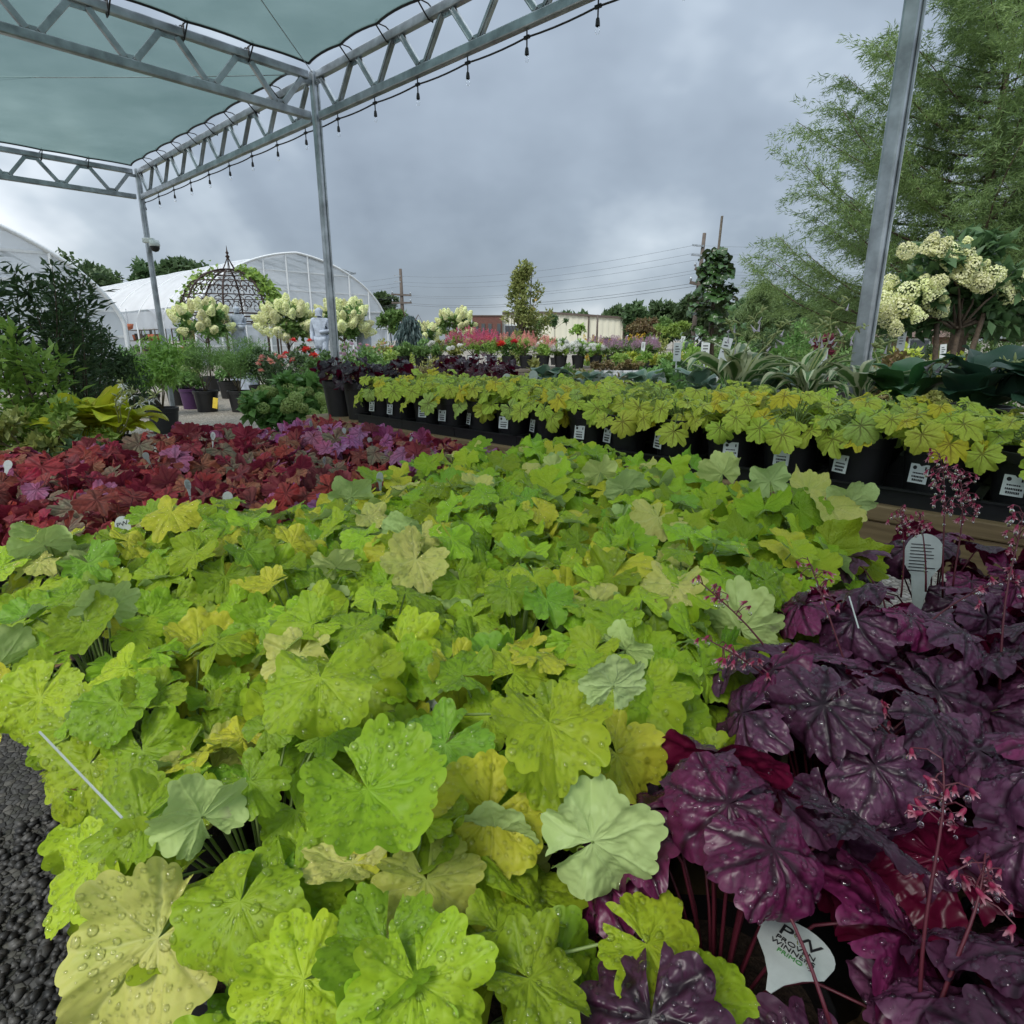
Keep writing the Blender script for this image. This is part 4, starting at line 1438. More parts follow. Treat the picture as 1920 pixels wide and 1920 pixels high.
def rand_dir(rng, n):
    v = rng.normal(size=(n, 3))
    return v / np.linalg.norm(v, axis=1, keepdims=True)


def cluster_leaves(rng, cen, rad, n, L, W, core, up=0.5, droop=0.0, flat=0.8):
    k = rng.integers(0, len(cen), n)
    d = rand_dir(rng, n)
    r = rng.random(n) ** 0.45
    C = cen[k] + d * (rad[k] * r)[:, None] * np.array([1, 1, flat])
    out = C - core
    out = out / (np.linalg.norm(out, axis=1, keepdims=True) + 1e-9)
    D = out * 0.6 + rand_dir(rng, n) * 0.8 + np.array([0, 0, -droop])
    Nn = out * 0.5 + rand_dir(rng, n) * 0.6 + np.array([0, 0, up])
    shade = 0.25 + 0.5 * rng.random(n) + 0.25 * (rng.random(len(cen))[k])
    return leaf_cards(C, D, Nn, L * rng.uniform(0.7, 1.25, n), W * rng.uniform(0.7, 1.25, n), rng, np.clip(shade, 0, 1))


def crown_clusters(rng, k, rx, ry, rz, c, hollow=0.35, shape='ball'):
    out = []
    while len(out) < k:
        d = rng.normal(size=3)
        d /= np.linalg.norm(d)
        r = hollow + (1 - hollow) * rng.random() ** 0.6
        p = d * r
        if shape == 'cone':
            f = (p[2] + 1) / 2
            p[0] *= 1.05 - 0.85 * f
            p[1] *= 1.05 - 0.85 * f
        if shape == 'dome' and p[2] < -0.35:
            continue
        out.append(c + p * np.array([rx, ry, rz]))
    return np.array(out)


MATL = {}


def fol(key, a, b, **kw):
    MATL[key] = leaf_mat(key + '_foliage', a, b, **kw)


fol('green', (0.072, 0.160, 0.040), (0.176, 0.304, 0.080))
fol('dark', (0.04, 0.085, 0.035), (0.10, 0.17, 0.065))
fol('bright', (0.160, 0.288, 0.056), (0.320, 0.480, 0.096))
fol('yellow', (0.28, 0.38, 0.05), (0.50, 0.54, 0.08))
fol('gold', (0.45, 0.30, 0.03), (0.65, 0.45, 0.04))
fol('brown', (0.144, 0.088, 0.040), (0.256, 0.192, 0.064))
fol('bronze', (0.160, 0.080, 0.048), (0.224, 0.208, 0.080))
fol('olive', (0.160, 0.208, 0.056), (0.352, 0.352, 0.096))
fol('cypress', (0.095, 0.16, 0.05), (0.23, 0.33, 0.105))
fol('willow', (0.160, 0.256, 0.096), (0.272, 0.384, 0.144))
fol('far', (0.048, 0.096, 0.040), (0.112, 0.176, 0.072))
fol('burg', (0.096, 0.013, 0.029), (0.208, 0.032, 0.064))
fol('cream', (0.74, 0.78, 0.36), (0.92, 0.92, 0.64), transl=0.35)
fol('limehead', (0.28, 0.38, 0.10), (0.42, 0.52, 0.18), transl=0.25)
fol('pink', (0.50, 0.06, 0.16), (0.70, 0.22, 0.32))
fol('salmon', (0.70, 0.25, 0.22), (0.80, 0.42, 0.36))
fol('scarlet', (0.60, 0.03, 0.03), (0.75, 0.08, 0.06))
fol('white', (0.65, 0.66, 0.60), (0.82, 0.82, 0.80))
fol('mauve', (0.35, 0.20, 0.30), (0.55, 0.36, 0.46))
M['bark'] = simple('brown_bark', (0.09, 0.065, 0.045), 0.85, var=0.4, scale=25, bump=0.6)
M['stem'] = simple('young_stem', (0.12, 0.10, 0.05), 0.7, var=0.3, scale=25)
M['grey_pot'] = simple('white_printed_pot', (0.62, 0.65, 0.67), 0.45, var=0.06)
M['purple_pot'] = simple('purple_pot', (0.06, 0.02, 0.08), 0.45)


def big_pot(root, rt, h, mat='pot'):
    pm, sm = pot_mesh(rt, h)
    if mat != 'pot':
        pm = pm.copy()
        pm.materials.clear()
        pm.materials.append(M[mat])
    link('pot', pm, None, root)
    link('soil', sm, None, root)
    return h * 0.9


def foliage_part(root, name, parts, mat):
    V = np.concatenate([p[0] for p in parts])
    F_, T_, o = [], [], 0
    for v, f, t in parts:
        F_.append(f + o)
        T_.append(t)
        o += len(v)
    me = mesh_np(name, V, np.concatenate(F_), False, None, {'tint': np.concatenate(T_)})
    me.materials.append(mat)
    return link(name, me, None, root)


def stems_to(root, base, cen, r0, name='stem', mat='stem', bend=0.15, seed=0, most=14):
    r_ = random.Random(seed)
    for c in cen[:most]:
        c = Vector(c)
        mid = base.lerp(c, 0.5) + Vector((r_.uniform(-1, 1), r_.uniform(-1, 1), 0.5)) * bend * (c - base).length
        b0 = base + Vector((r_.uniform(-1, 1), r_.uniform(-1, 1), 0)) * r0 * 2
        MB().tube([b0, b0.lerp(mid, 0.6), mid, mid.lerp(c, 0.6), c], [r0, r0 * 0.8, r0 * 0.65, r0 * 0.45, r0 * 0.25], 5).build(name, M[mat], root, True)


def shrub(name, label, cat, loc, w, h, n, L, W, mat, seed, pot=None, potmat='pot', k=16, group=None, droop=0.0, up=0.5, flowers=None, shape='ball', stems=6, r0=0.006, flat=0.8, zlift=0.0, depth=None):
    """loc: foot of the pot; w: width of the foliage, h: height of the top above loc"""
    rng = np.random.default_rng(seed)
    root = empty(name, loc)
    tag(root, label, cat, group)
    z0 = 0.0
    if pot:
        z0 = big_pot(root, pot[0], pot[1], potmat)
    zb = z0 + zlift
    c = np.array([0, 0, (zb + h) / 2])
    rz = max(0.05, (h - zb) / 2)
    cr = 0.34 * min(w / 2, rz) + 0.01
    cen = crown_clusters(rng, k, w / 2 - cr * 0.6, (depth or w) / 2 - cr * 0.6, rz - cr * 0.5, c, shape=shape)
    rad = cr * rng.uniform(0.7, 1.4, k)
    foliage_part(root, 'foliage', [cluster_leaves(rng, cen, rad, n, L, W, np.array([0, 0, zb]), up, droop, flat)], MATL[mat])
    if stems:
        stems_to(root, Vector((0, 0, z0)), cen, r0, seed=seed, most=stems)
    if flowers:
        fm, nf, fs, petals = flowers[:4]
        tops = rng.permutation(len(cen))
        for q_ in range(nf):
            d = rng.normal(size=3)
            d /= np.linalg.norm(d)
            d[2] = abs(d[2]) * (flowers[4] if len(flowers) > 4 else 0.9)
            p = c + d * np.array([w / 2, (depth or w) / 2, rz]) * rng.uniform(0.9, 1.06)
            o = link('flower_head', head_mesh(fm, petals), None, root, Matrix.Translation(p) @ Matrix.Rotation(rng.uniform(0, 6.28), 4, 'Z') @ Matrix.Rotation(rng.uniform(-0.5, 0.5), 4, 'X') @ Matrix.Scale(fs * rng.uniform(0.75, 1.2), 4))
    return root


HEADS = {}


def head_mesh(mat, petals, variants=3):
    """a head of florets, unit size: 'ball', 'cone' (panicle), 'bloom' (one open flower), 'spike'"""
    key = (mat, petals)
    if key not in HEADS:
        out = []
        for v in range(variants):
            rng = np.random.default_rng(hash(petals) % 97 + v)
            n = {'ball': 420, 'cone': 700, 'bloom': 26, 'spike': 60, 'plume': 80}[petals]
            d = rand_dir(rng, n)
            if petals == 'ball':
                C = d * np.array([0.5, 0.5, 0.42]) * rng.uniform(0.85, 1.05, (n, 1))
                L, W = 0.11, 0.11
            elif petals == 'cone':
                z = rng.random(n) ** 1.4
                a = rng.uniform(0, 6.28, n)
                r = 0.44 * (1 - z) ** 0.45 * rng.uniform(0.72, 1.06, n) * (1 + 0.16 * np.sin(3 * a + v) * np.cos(5 * z + v))
                C = np.stack([r * np.cos(a), r * np.sin(a), z * 1.0 - 0.35], 1)
                d = np.stack([np.cos(a), np.sin(a), 0.3 + z], 1)
                L, W = 0.10, 0.10
            elif petals == 'bloom':
                a = np.arange(n) * 2.4
                r = np.sqrt(np.arange(n) / n)
                d = np.stack([np.cos(a) * r, np.sin(a) * r, 1.15 - r], 1)
                C = d * 0.12
                L, W = 0.42, 0.3
            elif petals == 'spike':
                z = rng.random(n)
                a = rng.uniform(0, 6.28, n)
                r = 0.12 * (1.05 - z)
                C = np.stack([r * np.cos(a), r * np.sin(a), z], 1)
                d = np.stack([np.cos(a), np.sin(a), 0.6 + 0 * z], 1)
                L, W = 0.14, 0.07
            else:
                z = rng.random(n)
                a = rng.uniform(0, 6.28, n)
                r = 0.3 * (1.0 - z) * rng.uniform(0.3, 1, n)
                C = np.stack([r * np.cos(a), r * np.sin(a), z], 1)
                d = np.stack([np.cos(a), np.sin(a), 1.2 + 0 * z], 1)
                L, W = 0.16, 0.06
            Nn = d + rng.normal(0, 0.45, (n, 3)) if petals != 'bloom' else np.stack([-d[:, 0], -d[:, 1], 0.6 + 0 * d[:, 2]], 1)
            D = np.cross(d, rng.normal(size=(n, 3))) + d * 0.25 if petals in ('ball', 'cone') else d
            if petals in ('ball', 'cone'):
                C = C - D / (np.linalg.norm(D, axis=1, keepdims=True) + 1e-9) * L * 0.5
            V, F_, T_ = leaf_cards(C, D, Nn, L * rng.uniform(0.7, 1.2, n), W * rng.uniform(0.7, 1.2, n), rng)
            me = mesh_np('flower_head', V, F_, False, None, {'tint': T_})
            me.materials.append(MATL[mat])
            out.append(me)
        HEADS[key] = out
    HEADS[key].append(HEADS[key].pop(0))
    return HEADS[key][0]


def standard_tree(name, label, cat, loc, trunk_h, w, h, n, L, W, mat, seed, pot=(0.17, 0.3), flowers=None, group=None, k=16, r0=0.016, stake=False, shape='ball', stretch=1.0):
    """a bush grafted on a bare stem"""
    rng = np.random.default_rng(seed)
    root = empty(name, loc)
    tag(root, label, cat, group)
    z0 = big_pot(root, *pot) if pot else 0.0
    c = np.array([0, 0, trunk_h + h / 2])
    cr = 0.3 * min(w, h) / 2 + 0.02
    cen = crown_clusters(rng, k, (w / 2 - cr * 0.5), (w / 2 - cr * 0.5), h / 2 - cr * 0.5, c, shape=shape)
    rad = cr * rng.uniform(0.7, 1.4, k)
    MB().tube([(0, 0, z0), (0.012, 0.0, z0 + (trunk_h - z0) * 0.5), (0, 0, trunk_h + 0.1 * h)], [r0, r0 * 0.85, r0 * 0.7], 7).build('trunk', M['bark'], root, True)
    stems_to(root, Vector((0, 0, trunk_h)), cen, r0 * 0.45, 'branch', 'bark', seed=seed, most=10)
    foliage_part(root, 'crown', [cluster_leaves(rng, cen, rad, n, L, W, np.array([0, 0, trunk_h]), 0.5, 0.1)], MATL[mat])
    if flowers:
        fm, nf, fs, petals = flowers
        for q_ in range(nf):
            d = rng.normal(size=3)
            d /= np.linalg.norm(d)
            if d[2] < -0.5:
                d[2] *= -1
            p = c + d * np.array([w / 2, w / 2, h / 2]) * rng.uniform(0.92, 1.1)
            ax = Vector((d[0], d[1], d[2] + 0.5)).to_track_quat('Z', 'Y').to_matrix().to_4x4()
            link('flower_head', head_mesh(fm, petals), None, root, Matrix.Translation(p) @ ax @ Matrix.Scale(fs * rng.uniform(0.75, 1.2), 4))
    return root


def gnd(px, Y):
    """foot on the ground below a pixel column at distance Y"""
    return Vector(((px - 960.0) / (F * (CT + 0.283 * ST)) * Y, Y, 0))


def top(py, px, Y):
    return P(px, py, Y).z


# ------------------------------------------------------------------ left side: shrubs standing beyond the red bed
def long_leaf_shrub(px, Y, topy, w, n, L, W, mat, seed, label, stems=9, z0=0.0, pot=(0.14, 0.26)):
    rng = np.random.default_rng(seed)
    base = gnd(px, Y) + Vector((0, 0, z0))
    h = top(topy, px, Y) - z0
    root = empty('leafy_shrub', base)
    tag(root, label, 'shrub')
    zz_ = big_pot(root, *pot)
    parts = []
    for s in range(stems):
        a = rng.uniform(0, 6.28)
        rr = w / 2 * math.sqrt(rng.random())
        hh = h * rng.uniform(0.72, 1.0)
        tip = Vector((rr * math.cos(a), rr * math.sin(a), hh))
        b0 = Vector((0.04 * math.cos(a), 0.04 * math.sin(a), zz_))
        pts = [b0.lerp(tip, t) + Vector((0.03 * math.sin(4 * t + s), 0.03 * math.cos(3 * t + s), 0.12 * w * math.sin(math.pi * t))) for t in np.linspace(0, 1, 9)]
        MB().tube(pts, [0.007 * (1 - 0.75 * i / 8) for i in range(9)], 5).build('stem', M['bark'], root, True)
        k = n // stems
        t = 0.12 + 0.88 * rng.random(k) ** 0.75
        i = np.minimum(7, (t * 8).astype(int))
        pa = np.array([tuple(p) for p in pts])
        C = pa[i] + (pa[i + 1] - pa[i]) * (t * 8 - i)[:, None]
        # short side twigs carry the leaves off the stem
        od = rand_dir(rng, k)
        od[:, 2] = np.abs(od[:, 2]) * 0.4
        C = C + od * (rng.random(k) ** 1.5 * w * 0.20)[:, None]
        D = od + np.array([0, 0, 0.25]) + rng.normal(0, 0.3, (k, 3))
        Nn = np.array([0, 0, 1.0]) + rng.normal(0, 0.5, (k, 3))
        parts.append(leaf_cards(C, D, Nn, L * rng.uniform(0.6, 1.25, k), W * rng.uniform(0.7, 1.2, k), rng))
    foliage_part(root, 'foliage', parts, MATL[mat])
    return root


long_leaf_shrub(75, 3.3, 475, 0.62, 2600, 0.062, 0.019, 'dark', 31, 'tall open shrub with long narrow dark leaves at the left edge', stems=12)
long_leaf_shrub(20, 2.9, 590, 0.55, 1000, 0.075, 0.028, 'bright', 32, 'loose green shrub with broad leaves, cut by the left edge', stems=8)
long_leaf_shrub(150, 4.0, 520, 0.55, 2800, 0.055, 0.016, 'dark', 33, 'dark feathery shrub behind the tall left one', stems=12)
shrub('evergreen_shrub', 'dense dark upright yew-like shrub left of the first post', 'shrub', gnd(200, 4.6), 0.52, top(600, 200, 4.6), 4200, 0.05, 0.012, 'dark', 34, pot=(0.16, 0.28), k=26)
shrub('low_bush', 'low fresh green bush below the tall left shrub', 'shrub', gnd(70, 2.75) + Vector((0, 0, 0.36)), 0.62, 0.38, 1000, 0.045, 0.026, 'bright', 35, pot=(0.09, 0.17), k=16)
shrub('golden_shrub', 'yellow-green small-leaved bush at the left edge behind the red bed', 'shrub', gnd(10, 2.5) + Vector((0, 0, 0.36)), 0.4, 0.36, 600, 0.045, 0.028, 'olive', 36, pot=(0.09, 0.17), k=12)
shrub('dark_herb', 'dark green low herb between red leaves and golden bush', 'plant', gnd(100, 2.2) + Vector((0, 0, 0.36)), 0.5, 0.28, 700, 0.05, 0.03, 'dark', 37, pot=(0.08, 0.16), k=12)
# potted shrubs along the gravel path
shrub('drooping_shrub', 'bright green shrub with drooping leaves beside the dark yew-like shrub', 'shrub', gnd(285, 6.8), 0.62, top(618, 285, 6.8), 1700, 0.11, 0.022, 'bright', 38, pot=(0.16, 0.28), droop=0.7, k=18, shape='dome')
shrub('drooping_shrub', 'green weeping shrub behind the bright drooping one', 'shrub', gnd(255, 8.3), 0.8, top(640, 255, 8.3), 1500, 0.10, 0.02, 'green', 39, pot=(0.18, 0.3), droop=0.5, k=16)
shrub('feathery_shrub', 'feathery green shrub in a black pot with a yellow tag', 'shrub', gnd(372, 8.9), 0.66, top(628, 372, 8.9), 3800, 0.06, 0.008, 'green', 40, pot=(0.17, 0.30), k=24, up=0.2, zlift=0.12)
shrub('feathery_shrub', 'feathery green shrub right of the one with a yellow tag', 'shrub', gnd(438, 8.9), 0.62, top(622, 438, 8.9), 3800, 0.06, 0.008, 'green', 41, pot=(0.17, 0.30), k=24, up=0.2, zlift=0.12)
shrub('feathery_shrub', 'feathery green shrub behind and right of the matching pair', 'shrub', gnd(478, 10.0), 0.75, top(640, 478, 10.0), 3000, 0.06, 0.01, 'green', 42, pot=(0.17, 0.30), k=20, up=0.2)
shrub('hydrangea_bush', 'small bush with cream flower balls in a purple pot', 'hydrangea', gnd(345, 9.3), 0.5, top(690, 345, 9.3), 500, 0.08, 0.05, 'green', 43, pot=(0.17, 0.30), potmat='purple_pot', flowers=('limehead', 6, 0.12, 'ball'))
shrub('white_bush', 'low bush with white flowers beside the gravel path', 'shrub', gnd(318, 9.8), 0.5, top(700, 318, 9.8), 500, 0.07, 0.04, 'green', 44, pot=(0.17, 0.28), flowers=('white', 10, 0.06, 'bloom'))
t_ = empty('hang_tag', gnd(388, 8.7) + Vector((0, 0, 0.0)))
tag(t_, 'yellow hang tag on the black pot beside the gravel', 'tag')
MB().box((0, 0, 0.14), (0.07, 0.004, 0.15), Matrix.Rotation(0.2, 3, 'Y')).build('card', simple('yellow_card', (0.75, 0.55, 0.06), 0.5), t_, bevel=0.001)
# the big green-headed hydrangea in front of the middle post
shrub('hydrangea_bush', 'wide hydrangea bush with green flower heads left of the middle post', 'hydrangea', gnd(535, 4.75) + Vector((0, 0, 0.12)), 0.72, 0.60, 1500, 0.09, 0.06, 'green', 45, pot=(0.14, 0.22), flowers=('limehead', 34, 0.10, 'ball', 0.6), k=20)
shrub('hydrangea_bush', 'small hydrangea with green flower heads touching the middle post', 'hydrangea', gnd(600, 4.5) + Vector((0, 0, 0.12)), 0.30, 0.42, 450, 0.06, 0.045, 'green', 46, pot=(0.09, 0.17), flowers=('limehead', 9, 0.09, 'ball'), k=10)
shrub('white_pot_plant', 'small leafy plant in a white printed pot near the bench corner', 'plant', gnd(612, 4.0) + Vector((0, 0, 0.30)), 0.2, 0.24, 220, 0.045, 0.03, 'bright', 47, pot=(0.07, 0.14), potmat='grey_pot', k=8)
# shrubs behind the middle post
MIDS = [(600, 7.4, 660, 0.62, 'green', 0.05, 0.03, 2200, 'dense green shrub below the male statue'), (650, 6.2, 688, 0.62, 'brown', 0.035, 0.012, 3000, 'brownish fine-leaved shrub behind the middle post'), (625, 6.6, 690, 0.55, 'olive', 0.035, 0.014, 2400, 'olive brown fine shrub left of the middle post'),
        (690, 8.0, 645, 0.65, 'green', 0.05, 0.03, 2200, 'rounded green shrub right of the middle post'), (735, 8.4, 655, 0.6, 'bright', 0.05, 0.03, 1600, 'bright green shrub below the veiled statue'), (748, 6.4, 690, 0.62, 'bronze', 0.035, 0.012, 3200, 'bronze brown fine-leaved shrub right of the middle post'),
        (795, 7.2, 672, 0.55, 'bronze', 0.035, 0.013, 2400, 'bronze shrub at the near end of the flower table'), (820, 8.0, 668, 0.6, 'olive', 0.04, 0.018, 1700, 'grey-green twiggy shrub below the flower table'), (560, 8.6, 655, 0.55, 'dark', 0.05, 0.03, 1700, 'dark green shrub left of the male statue'), (700, 6.2, 690, 0.45, 'green', 0.045, 0.028, 1300, 'green leafy shrub above the nearly black plants'),
        (490, 9.0, 650, 0.6, 'dark', 0.05, 0.03, 1700, 'dark green shrub below the cream standard hydrangea'), (760, 9.5, 640, 0.8, 'yellow', 0.05, 0.02, 900, 'yellow-green loose shrub below the weeping blue tree'), (420, 11, 660, 0.7, 'green', 0.06, 0.035, 1500, 'green shrub behind the feathery pair'), (330, 11, 650, 0.8, 'bright', 0.06, 0.035, 1400, 'light green shrub beyond the drooping one')]
for k, (px, Y, ty, w, mt, L_, W_, n, lab) in enumerate(MIDS):
    shrub('potted_shrub', lab, 'shrub', gnd(px, Y), w, top(ty, px, Y), n, L_, W_, mt, 100 + k, pot=(0.19, 0.30), k=20)
shrub('rose_bush', 'rose bush with salmon pink blooms left of the male statue', 'rose', gnd(515, 8.6), 0.5, top(650, 515, 8.6), 900, 0.05, 0.032, 'dark', 120, pot=(0.17, 0.28), flowers=('salmon', 18, 0.09, 'bloom'), k=14)
shrub('hibiscus_bush', 'bush with one group of large red blooms behind the roses', 'shrub', gnd(565, 9.8), 0.5, top(628, 565, 9.8), 800, 0.06, 0.04, 'dark', 121, pot=(0.17, 0.28), flowers=('scarlet', 9, 0.16, 'bloom'), k=12)
shrub('pink_bush', 'pale pink flowering bush right of the middle post', 'shrub', gnd(665, 10.2), 0.6, top(632, 665, 10.2), 700, 0.05, 0.03, 'green', 122, pot=(0.17, 0.28), flowers=('mauve', 22, 0.06, 'ball'), k=12)
shrub('pink_bush', 'pink and yellow flowering bush below the veiled statue', 'shrub', gnd(708, 10.6), 0.6, top(630, 708, 10.6), 700, 0.05, 0.03, 'olive', 123, pot=(0.17, 0.28), flowers=('salmon', 20, 0.05, 'ball'), k=12)
# standard hydrangeas
HYD = [(386, 12.5, 568, 645, 1.05, 'leftmost standard hydrangea with cream panicles under the iron dome', 46), (540, 11.5, 568, 655, 0.95, 'standard hydrangea with cream panicles left of the male statue', 50), (645, 12.0, 565, 640, 1.0, 'standard hydrangea with cream panicles behind the middle post', 46),
       (855, 17.0, 582, 640, 0.95, 'standard hydrangea with cream panicles left of the brick building', 40), (793, 19.0, 608, 645, 0.85, 'small cream hydrangea beside the weeping blue tree', 26)]
for k, (px, Y, ty, by, w, lab, nf) in enumerate(HYD):
    zt, zb_ = top(ty, px, Y), top(by, px, Y)
    standard_tree('hydrangea_tree', lab, 'hydrangea', gnd(px, Y), zb_, w, zt - zb_, 1100, 0.11, 0.06, 'green', 130 + k, flowers=('cream', nf, 0.20, 'cone'), group='standard hydrangeas in the middle distance')
# other small trees of the middle distance
standard_tree('small_tree', 'small round leafy tree at the right end of the white greenhouse', 'tree', gnd(733, 14), top(622, 733, 14), 0.72, top(582, 733, 14) - top(622, 733, 14), 900, 0.12, 0.06, 'green', 140)
standard_tree('ball_tree', 'clipped dark ball on a short trunk before the cream building', 'tree', gnd(1040, 26), top(617, 1040, 26), 1.0, top(590, 1040, 26) - top(617, 1040, 26), 1500, 0.16, 0.04, 'dark', 141, shape='dome', stretch=1.0)
standard_tree('small_tree', 'little loose green tree before the cream building', 'tree', gnd(1083, 24), top(630, 1083, 24), 0.62, top(607, 1083, 24) - top(630, 1083, 24), 450, 0.12, 0.07, 'bright', 142)
standard_tree('small_tree', 'dark little tree left of the clipped ball', 'tree', gnd(1013, 26), top(622, 1013, 26), 0.5, top(593, 1013, 26) - top(622, 1013, 26), 500, 0.14, 0.06, 'green', 143)
standard_tree('small_tree', 'light green young tree in front of the dark tree line', 'tree', gnd(1262, 24), top(632, 1262, 24), 1.2, top(600, 1262, 24) - top(632, 1262, 24), 1400, 0.14, 0.05, 'bright', 144)
standard_tree('purple_tree', 'reddish brown leafed tree beside the cream building', 'tree', gnd(1205, 27), top(635, 1205, 27), 1.6, top(597, 1205, 27) - top(635, 1205, 27), 1600, 0.15, 0.08, 'bronze', 145)
# weeping blue tree
r_ = np.random.default_rng(7)
wt_ = empty('weeping_tree', gnd(768, 13.0))
tag(wt_, 'narrow weeping blue-green conifer right of the greenhouse', 'tree')
H_ = top(590, 768, 13.0)
MB().tube([(0, 0, 0), (0.02, 0, H_ * 0.8), (-0.12, 0, H_ + 0.12), (-0.3, 0, H_ + 0.1)], [0.03, 0.022, 0.014, 0.006], 6).build('trunk', M['bark'], wt_, True)
MB().tube([(0.02, 0, H_ * 0.8), (0.2, 0, H_ + 0.0), (0.33, 0, H_ - 0.25)], [0.016, 0.01, 0.005], 6).build('branch', M['bark'], wt_, True)
n_ = 1500
z_ = r_.random(n_)
C_ = np.stack([r_.normal(0, 1, n_) * (0.05 + 0.2 * (1 - z_)), r_.normal(0, 1, n_) * (0.05 + 0.2 * (1 - z_)), 0.45 + z_ * (H_ - 0.45)], 1)
fol('blue', (0.05, 0.09, 0.085), (0.11, 0.16, 0.15))
foliage_part(wt_, 'crown', [leaf_cards(C_, np.stack([C_[:, 0], C_[:, 1], -0.9 + 0 * z_], 1) + r_.normal(0, 0.25, (n_, 3)), r_.normal(size=(n_, 3)), 0.17, 0.04, r_)], MATL['blue'])
# tall pyramidal tree
PY, PX = 15.0, 978
pt_ = empty('pyramidal_tree', gnd(PX, PY))
tag(pt_, 'tall narrow yellow-green tree with autumn-tinted leaves in the middle', 'tree')
H_ = top(497, PX, PY)
r_ = np.random.default_rng(12)
MB().tube([(0, 0, 0), (0.02, 0, H_ * 0.5), (0.05, 0, H_ * 0.97)], [0.05, 0.035, 0.01], 7).build('trunk', M['bark'], pt_, True)
MB().tube([(0.02, 0, 0.5), (0.18, 0.05, H_ * 0.55), (0.24, 0.02, H_ * 0.99)], [0.03, 0.02, 0.006], 6).build('trunk', M['bark'], pt_, True)
cen_, rad_ = [], []
for k in range(60):
    t = r_.random() ** 0.8
    z = 0.35 + t * (H_ - 0.45)
    ww = 0.62 * (1 - 0.72 * t) ** 0.9
    a = r_.uniform(0, 6.28)
    cen_.append((ww * math.cos(a) * r_.random() ** 0.4 + 0.08 * t, ww * math.sin(a) * r_.random() ** 0.4, z))
    rad_.append(0.13 + 0.06 * r_.random())
cen_.append((0.62, 0, H_ * 0.58)), rad_.append(0.16)
cen_.append((0.52, 0, H_ * 0.50)), rad_.append(0.16)
cen_, rad_ = np.array(cen_), np.array(rad_)
stems_to(pt_, Vector((0.02, 0, 0.7)), cen_[::3], 0.012, 'branch', 'bark', seed=4, most=20)
fol('autumn', (0.13, 0.19, 0.05), (0.30, 0.30, 0.10), dry=(0.42, 0.26, 0.08))
foliage_part(pt_, 'crown', [cluster_leaves(r_, cen_, rad_, 4200, 0.10, 0.055, np.array([0, 0, 0.5]), 0.4, 0.2, 1.2)], MATL['autumn'])
# big-leaved evergreen with two poles
EY, EX = 7.5, 1338
ev_ = empty('large_leaved_tree', gnd(EX, EY))
tag(ev_, 'upright tree with large dark rounded leaves, tied to a leaning wooden stake', 'tree')
H_ = top(462, 1328, EY)
zb_ = big_pot(ev_, 0.18, 0.30)
MB().tube([(0, 0, zb_), (-0.02, 0, H_ * 0.5), (-0.07, 0, H_ * 0.98)], [0.03, 0.02, 0.008], 7).build('trunk', M['bark'], ev_, True)
MB().tube([(0.05, 0, zb_), (-0.02, 0.02, H_ * 0.62)], [0.016, 0.010], 6).build('trunk', M['bark'], ev_, True)
r_ = np.random.default_rng(21)
EL = [leaf_mesh('round_blade', heuchera_mat(f'evergreen_leaf_{k}', (1.5, 1.5, 1.5), 0.5, (0.10, 0.13, 0.06), 0.7, (0.8, 0.9, 0.8), 0.5, rough=0.28, transl=0.12) if k == 0 else None, np.random.default_rng(k), 40, 5, depth=0.0, tooth=0.0, ruffle=0.12, cup=0.2, curl=0.6, fold=0.25, noise=0.02, sinus=0.3, mw=0.05, sec=0.5, ret=0.0, pucker=0.0)[0] for k in range(4)]
for k in range(1, 4):
    EL[k].materials[0] = EL[0].materials[0]
for k in range(190):
    t = r_.random() ** 0.85
    z = 0.95 + t * (H_ - 1.0)
    ww = 0.38 * (1 - 0.72 * t) * r_.random() ** 0.6 + 0.03
    a = r_.uniform(0, 6.28)
    od = Vector((math.cos(a), math.sin(a), 0))
    g_ = r_.uniform(0.7, 1.5)
    link('leaf', EL[k % 4], None, ev_, frame_from(od * ww + Vector((-0.07 * t, 0, z)), od + Vector((0, 0, r_.uniform(-0.4, 0.9))), Vector((0, 0, 0.8)) + od * r_.uniform(-0.2, 0.9) + Vector(r_.normal(0, 0.3, 3)), r_.uniform(0.055, 0.10)), (0.035 * g_, 0.075 * g_, 0.02 * g_))
st_ = empty('wooden_stake', gnd(1342, EY + 0.05))
tag(st_, 'long wooden stake leaning out above the large-leaved tree', 'stake')
a_ = P(1337, 560, EY + 0.02) - st_.location
b_ = P(1354, 405, EY + 0.02) - st_.location
MB().tube([b_ + (a_ - b_) * 2.9, b_], [0.016, 0.014], 6).build('pole', M['greywood'], st_)

# ------------------------------------------------------------------ flower tables in the middle distance
bench(gnd(1235, 7.9) + Vector((0, 0, 0)), 4.6, 1.2, 0.64, 'weathered wooden table carrying pink, red and white flowers', ang=math.pi - 0.04, wood='greywood', group='flower tables')
bench(gnd(1330, 6.3), 1.7, 1.0, 0.60, 'weathered wooden table carrying white pots and yellow-green plants', ang=math.pi, wood='greywood', group='flower tables')
FLW = []
for k in range(15):      # front line of the long table
    FLW.append((755 + k * 33, 8.2))
KINDS = [('green', None), ('olive', ('white', 9, 0.06, 'ball')), ('bright', ('pink', 24, 0.10, 'plume')), ('bright', ('pink', 26, 0.11, 'plume')), ('green', ('scarlet', 8, 0.12, 'bloom')), ('bright', ('salmon', 20, 0.09, 'plume')), ('bright', None), ('bright', ('white', 14, 0.07, 'ball')), ('green', ('white', 12, 0.07, 'ball')), ('green', ('mauve', 24, 0.08, 'plume')), ('green', ('mauve', 22, 0.08, 'plume'))]
SEQ = [0, 0, 0, 1, 2, 3, 4, 5, 5, 7, 8, 7, 9, 10, 9]
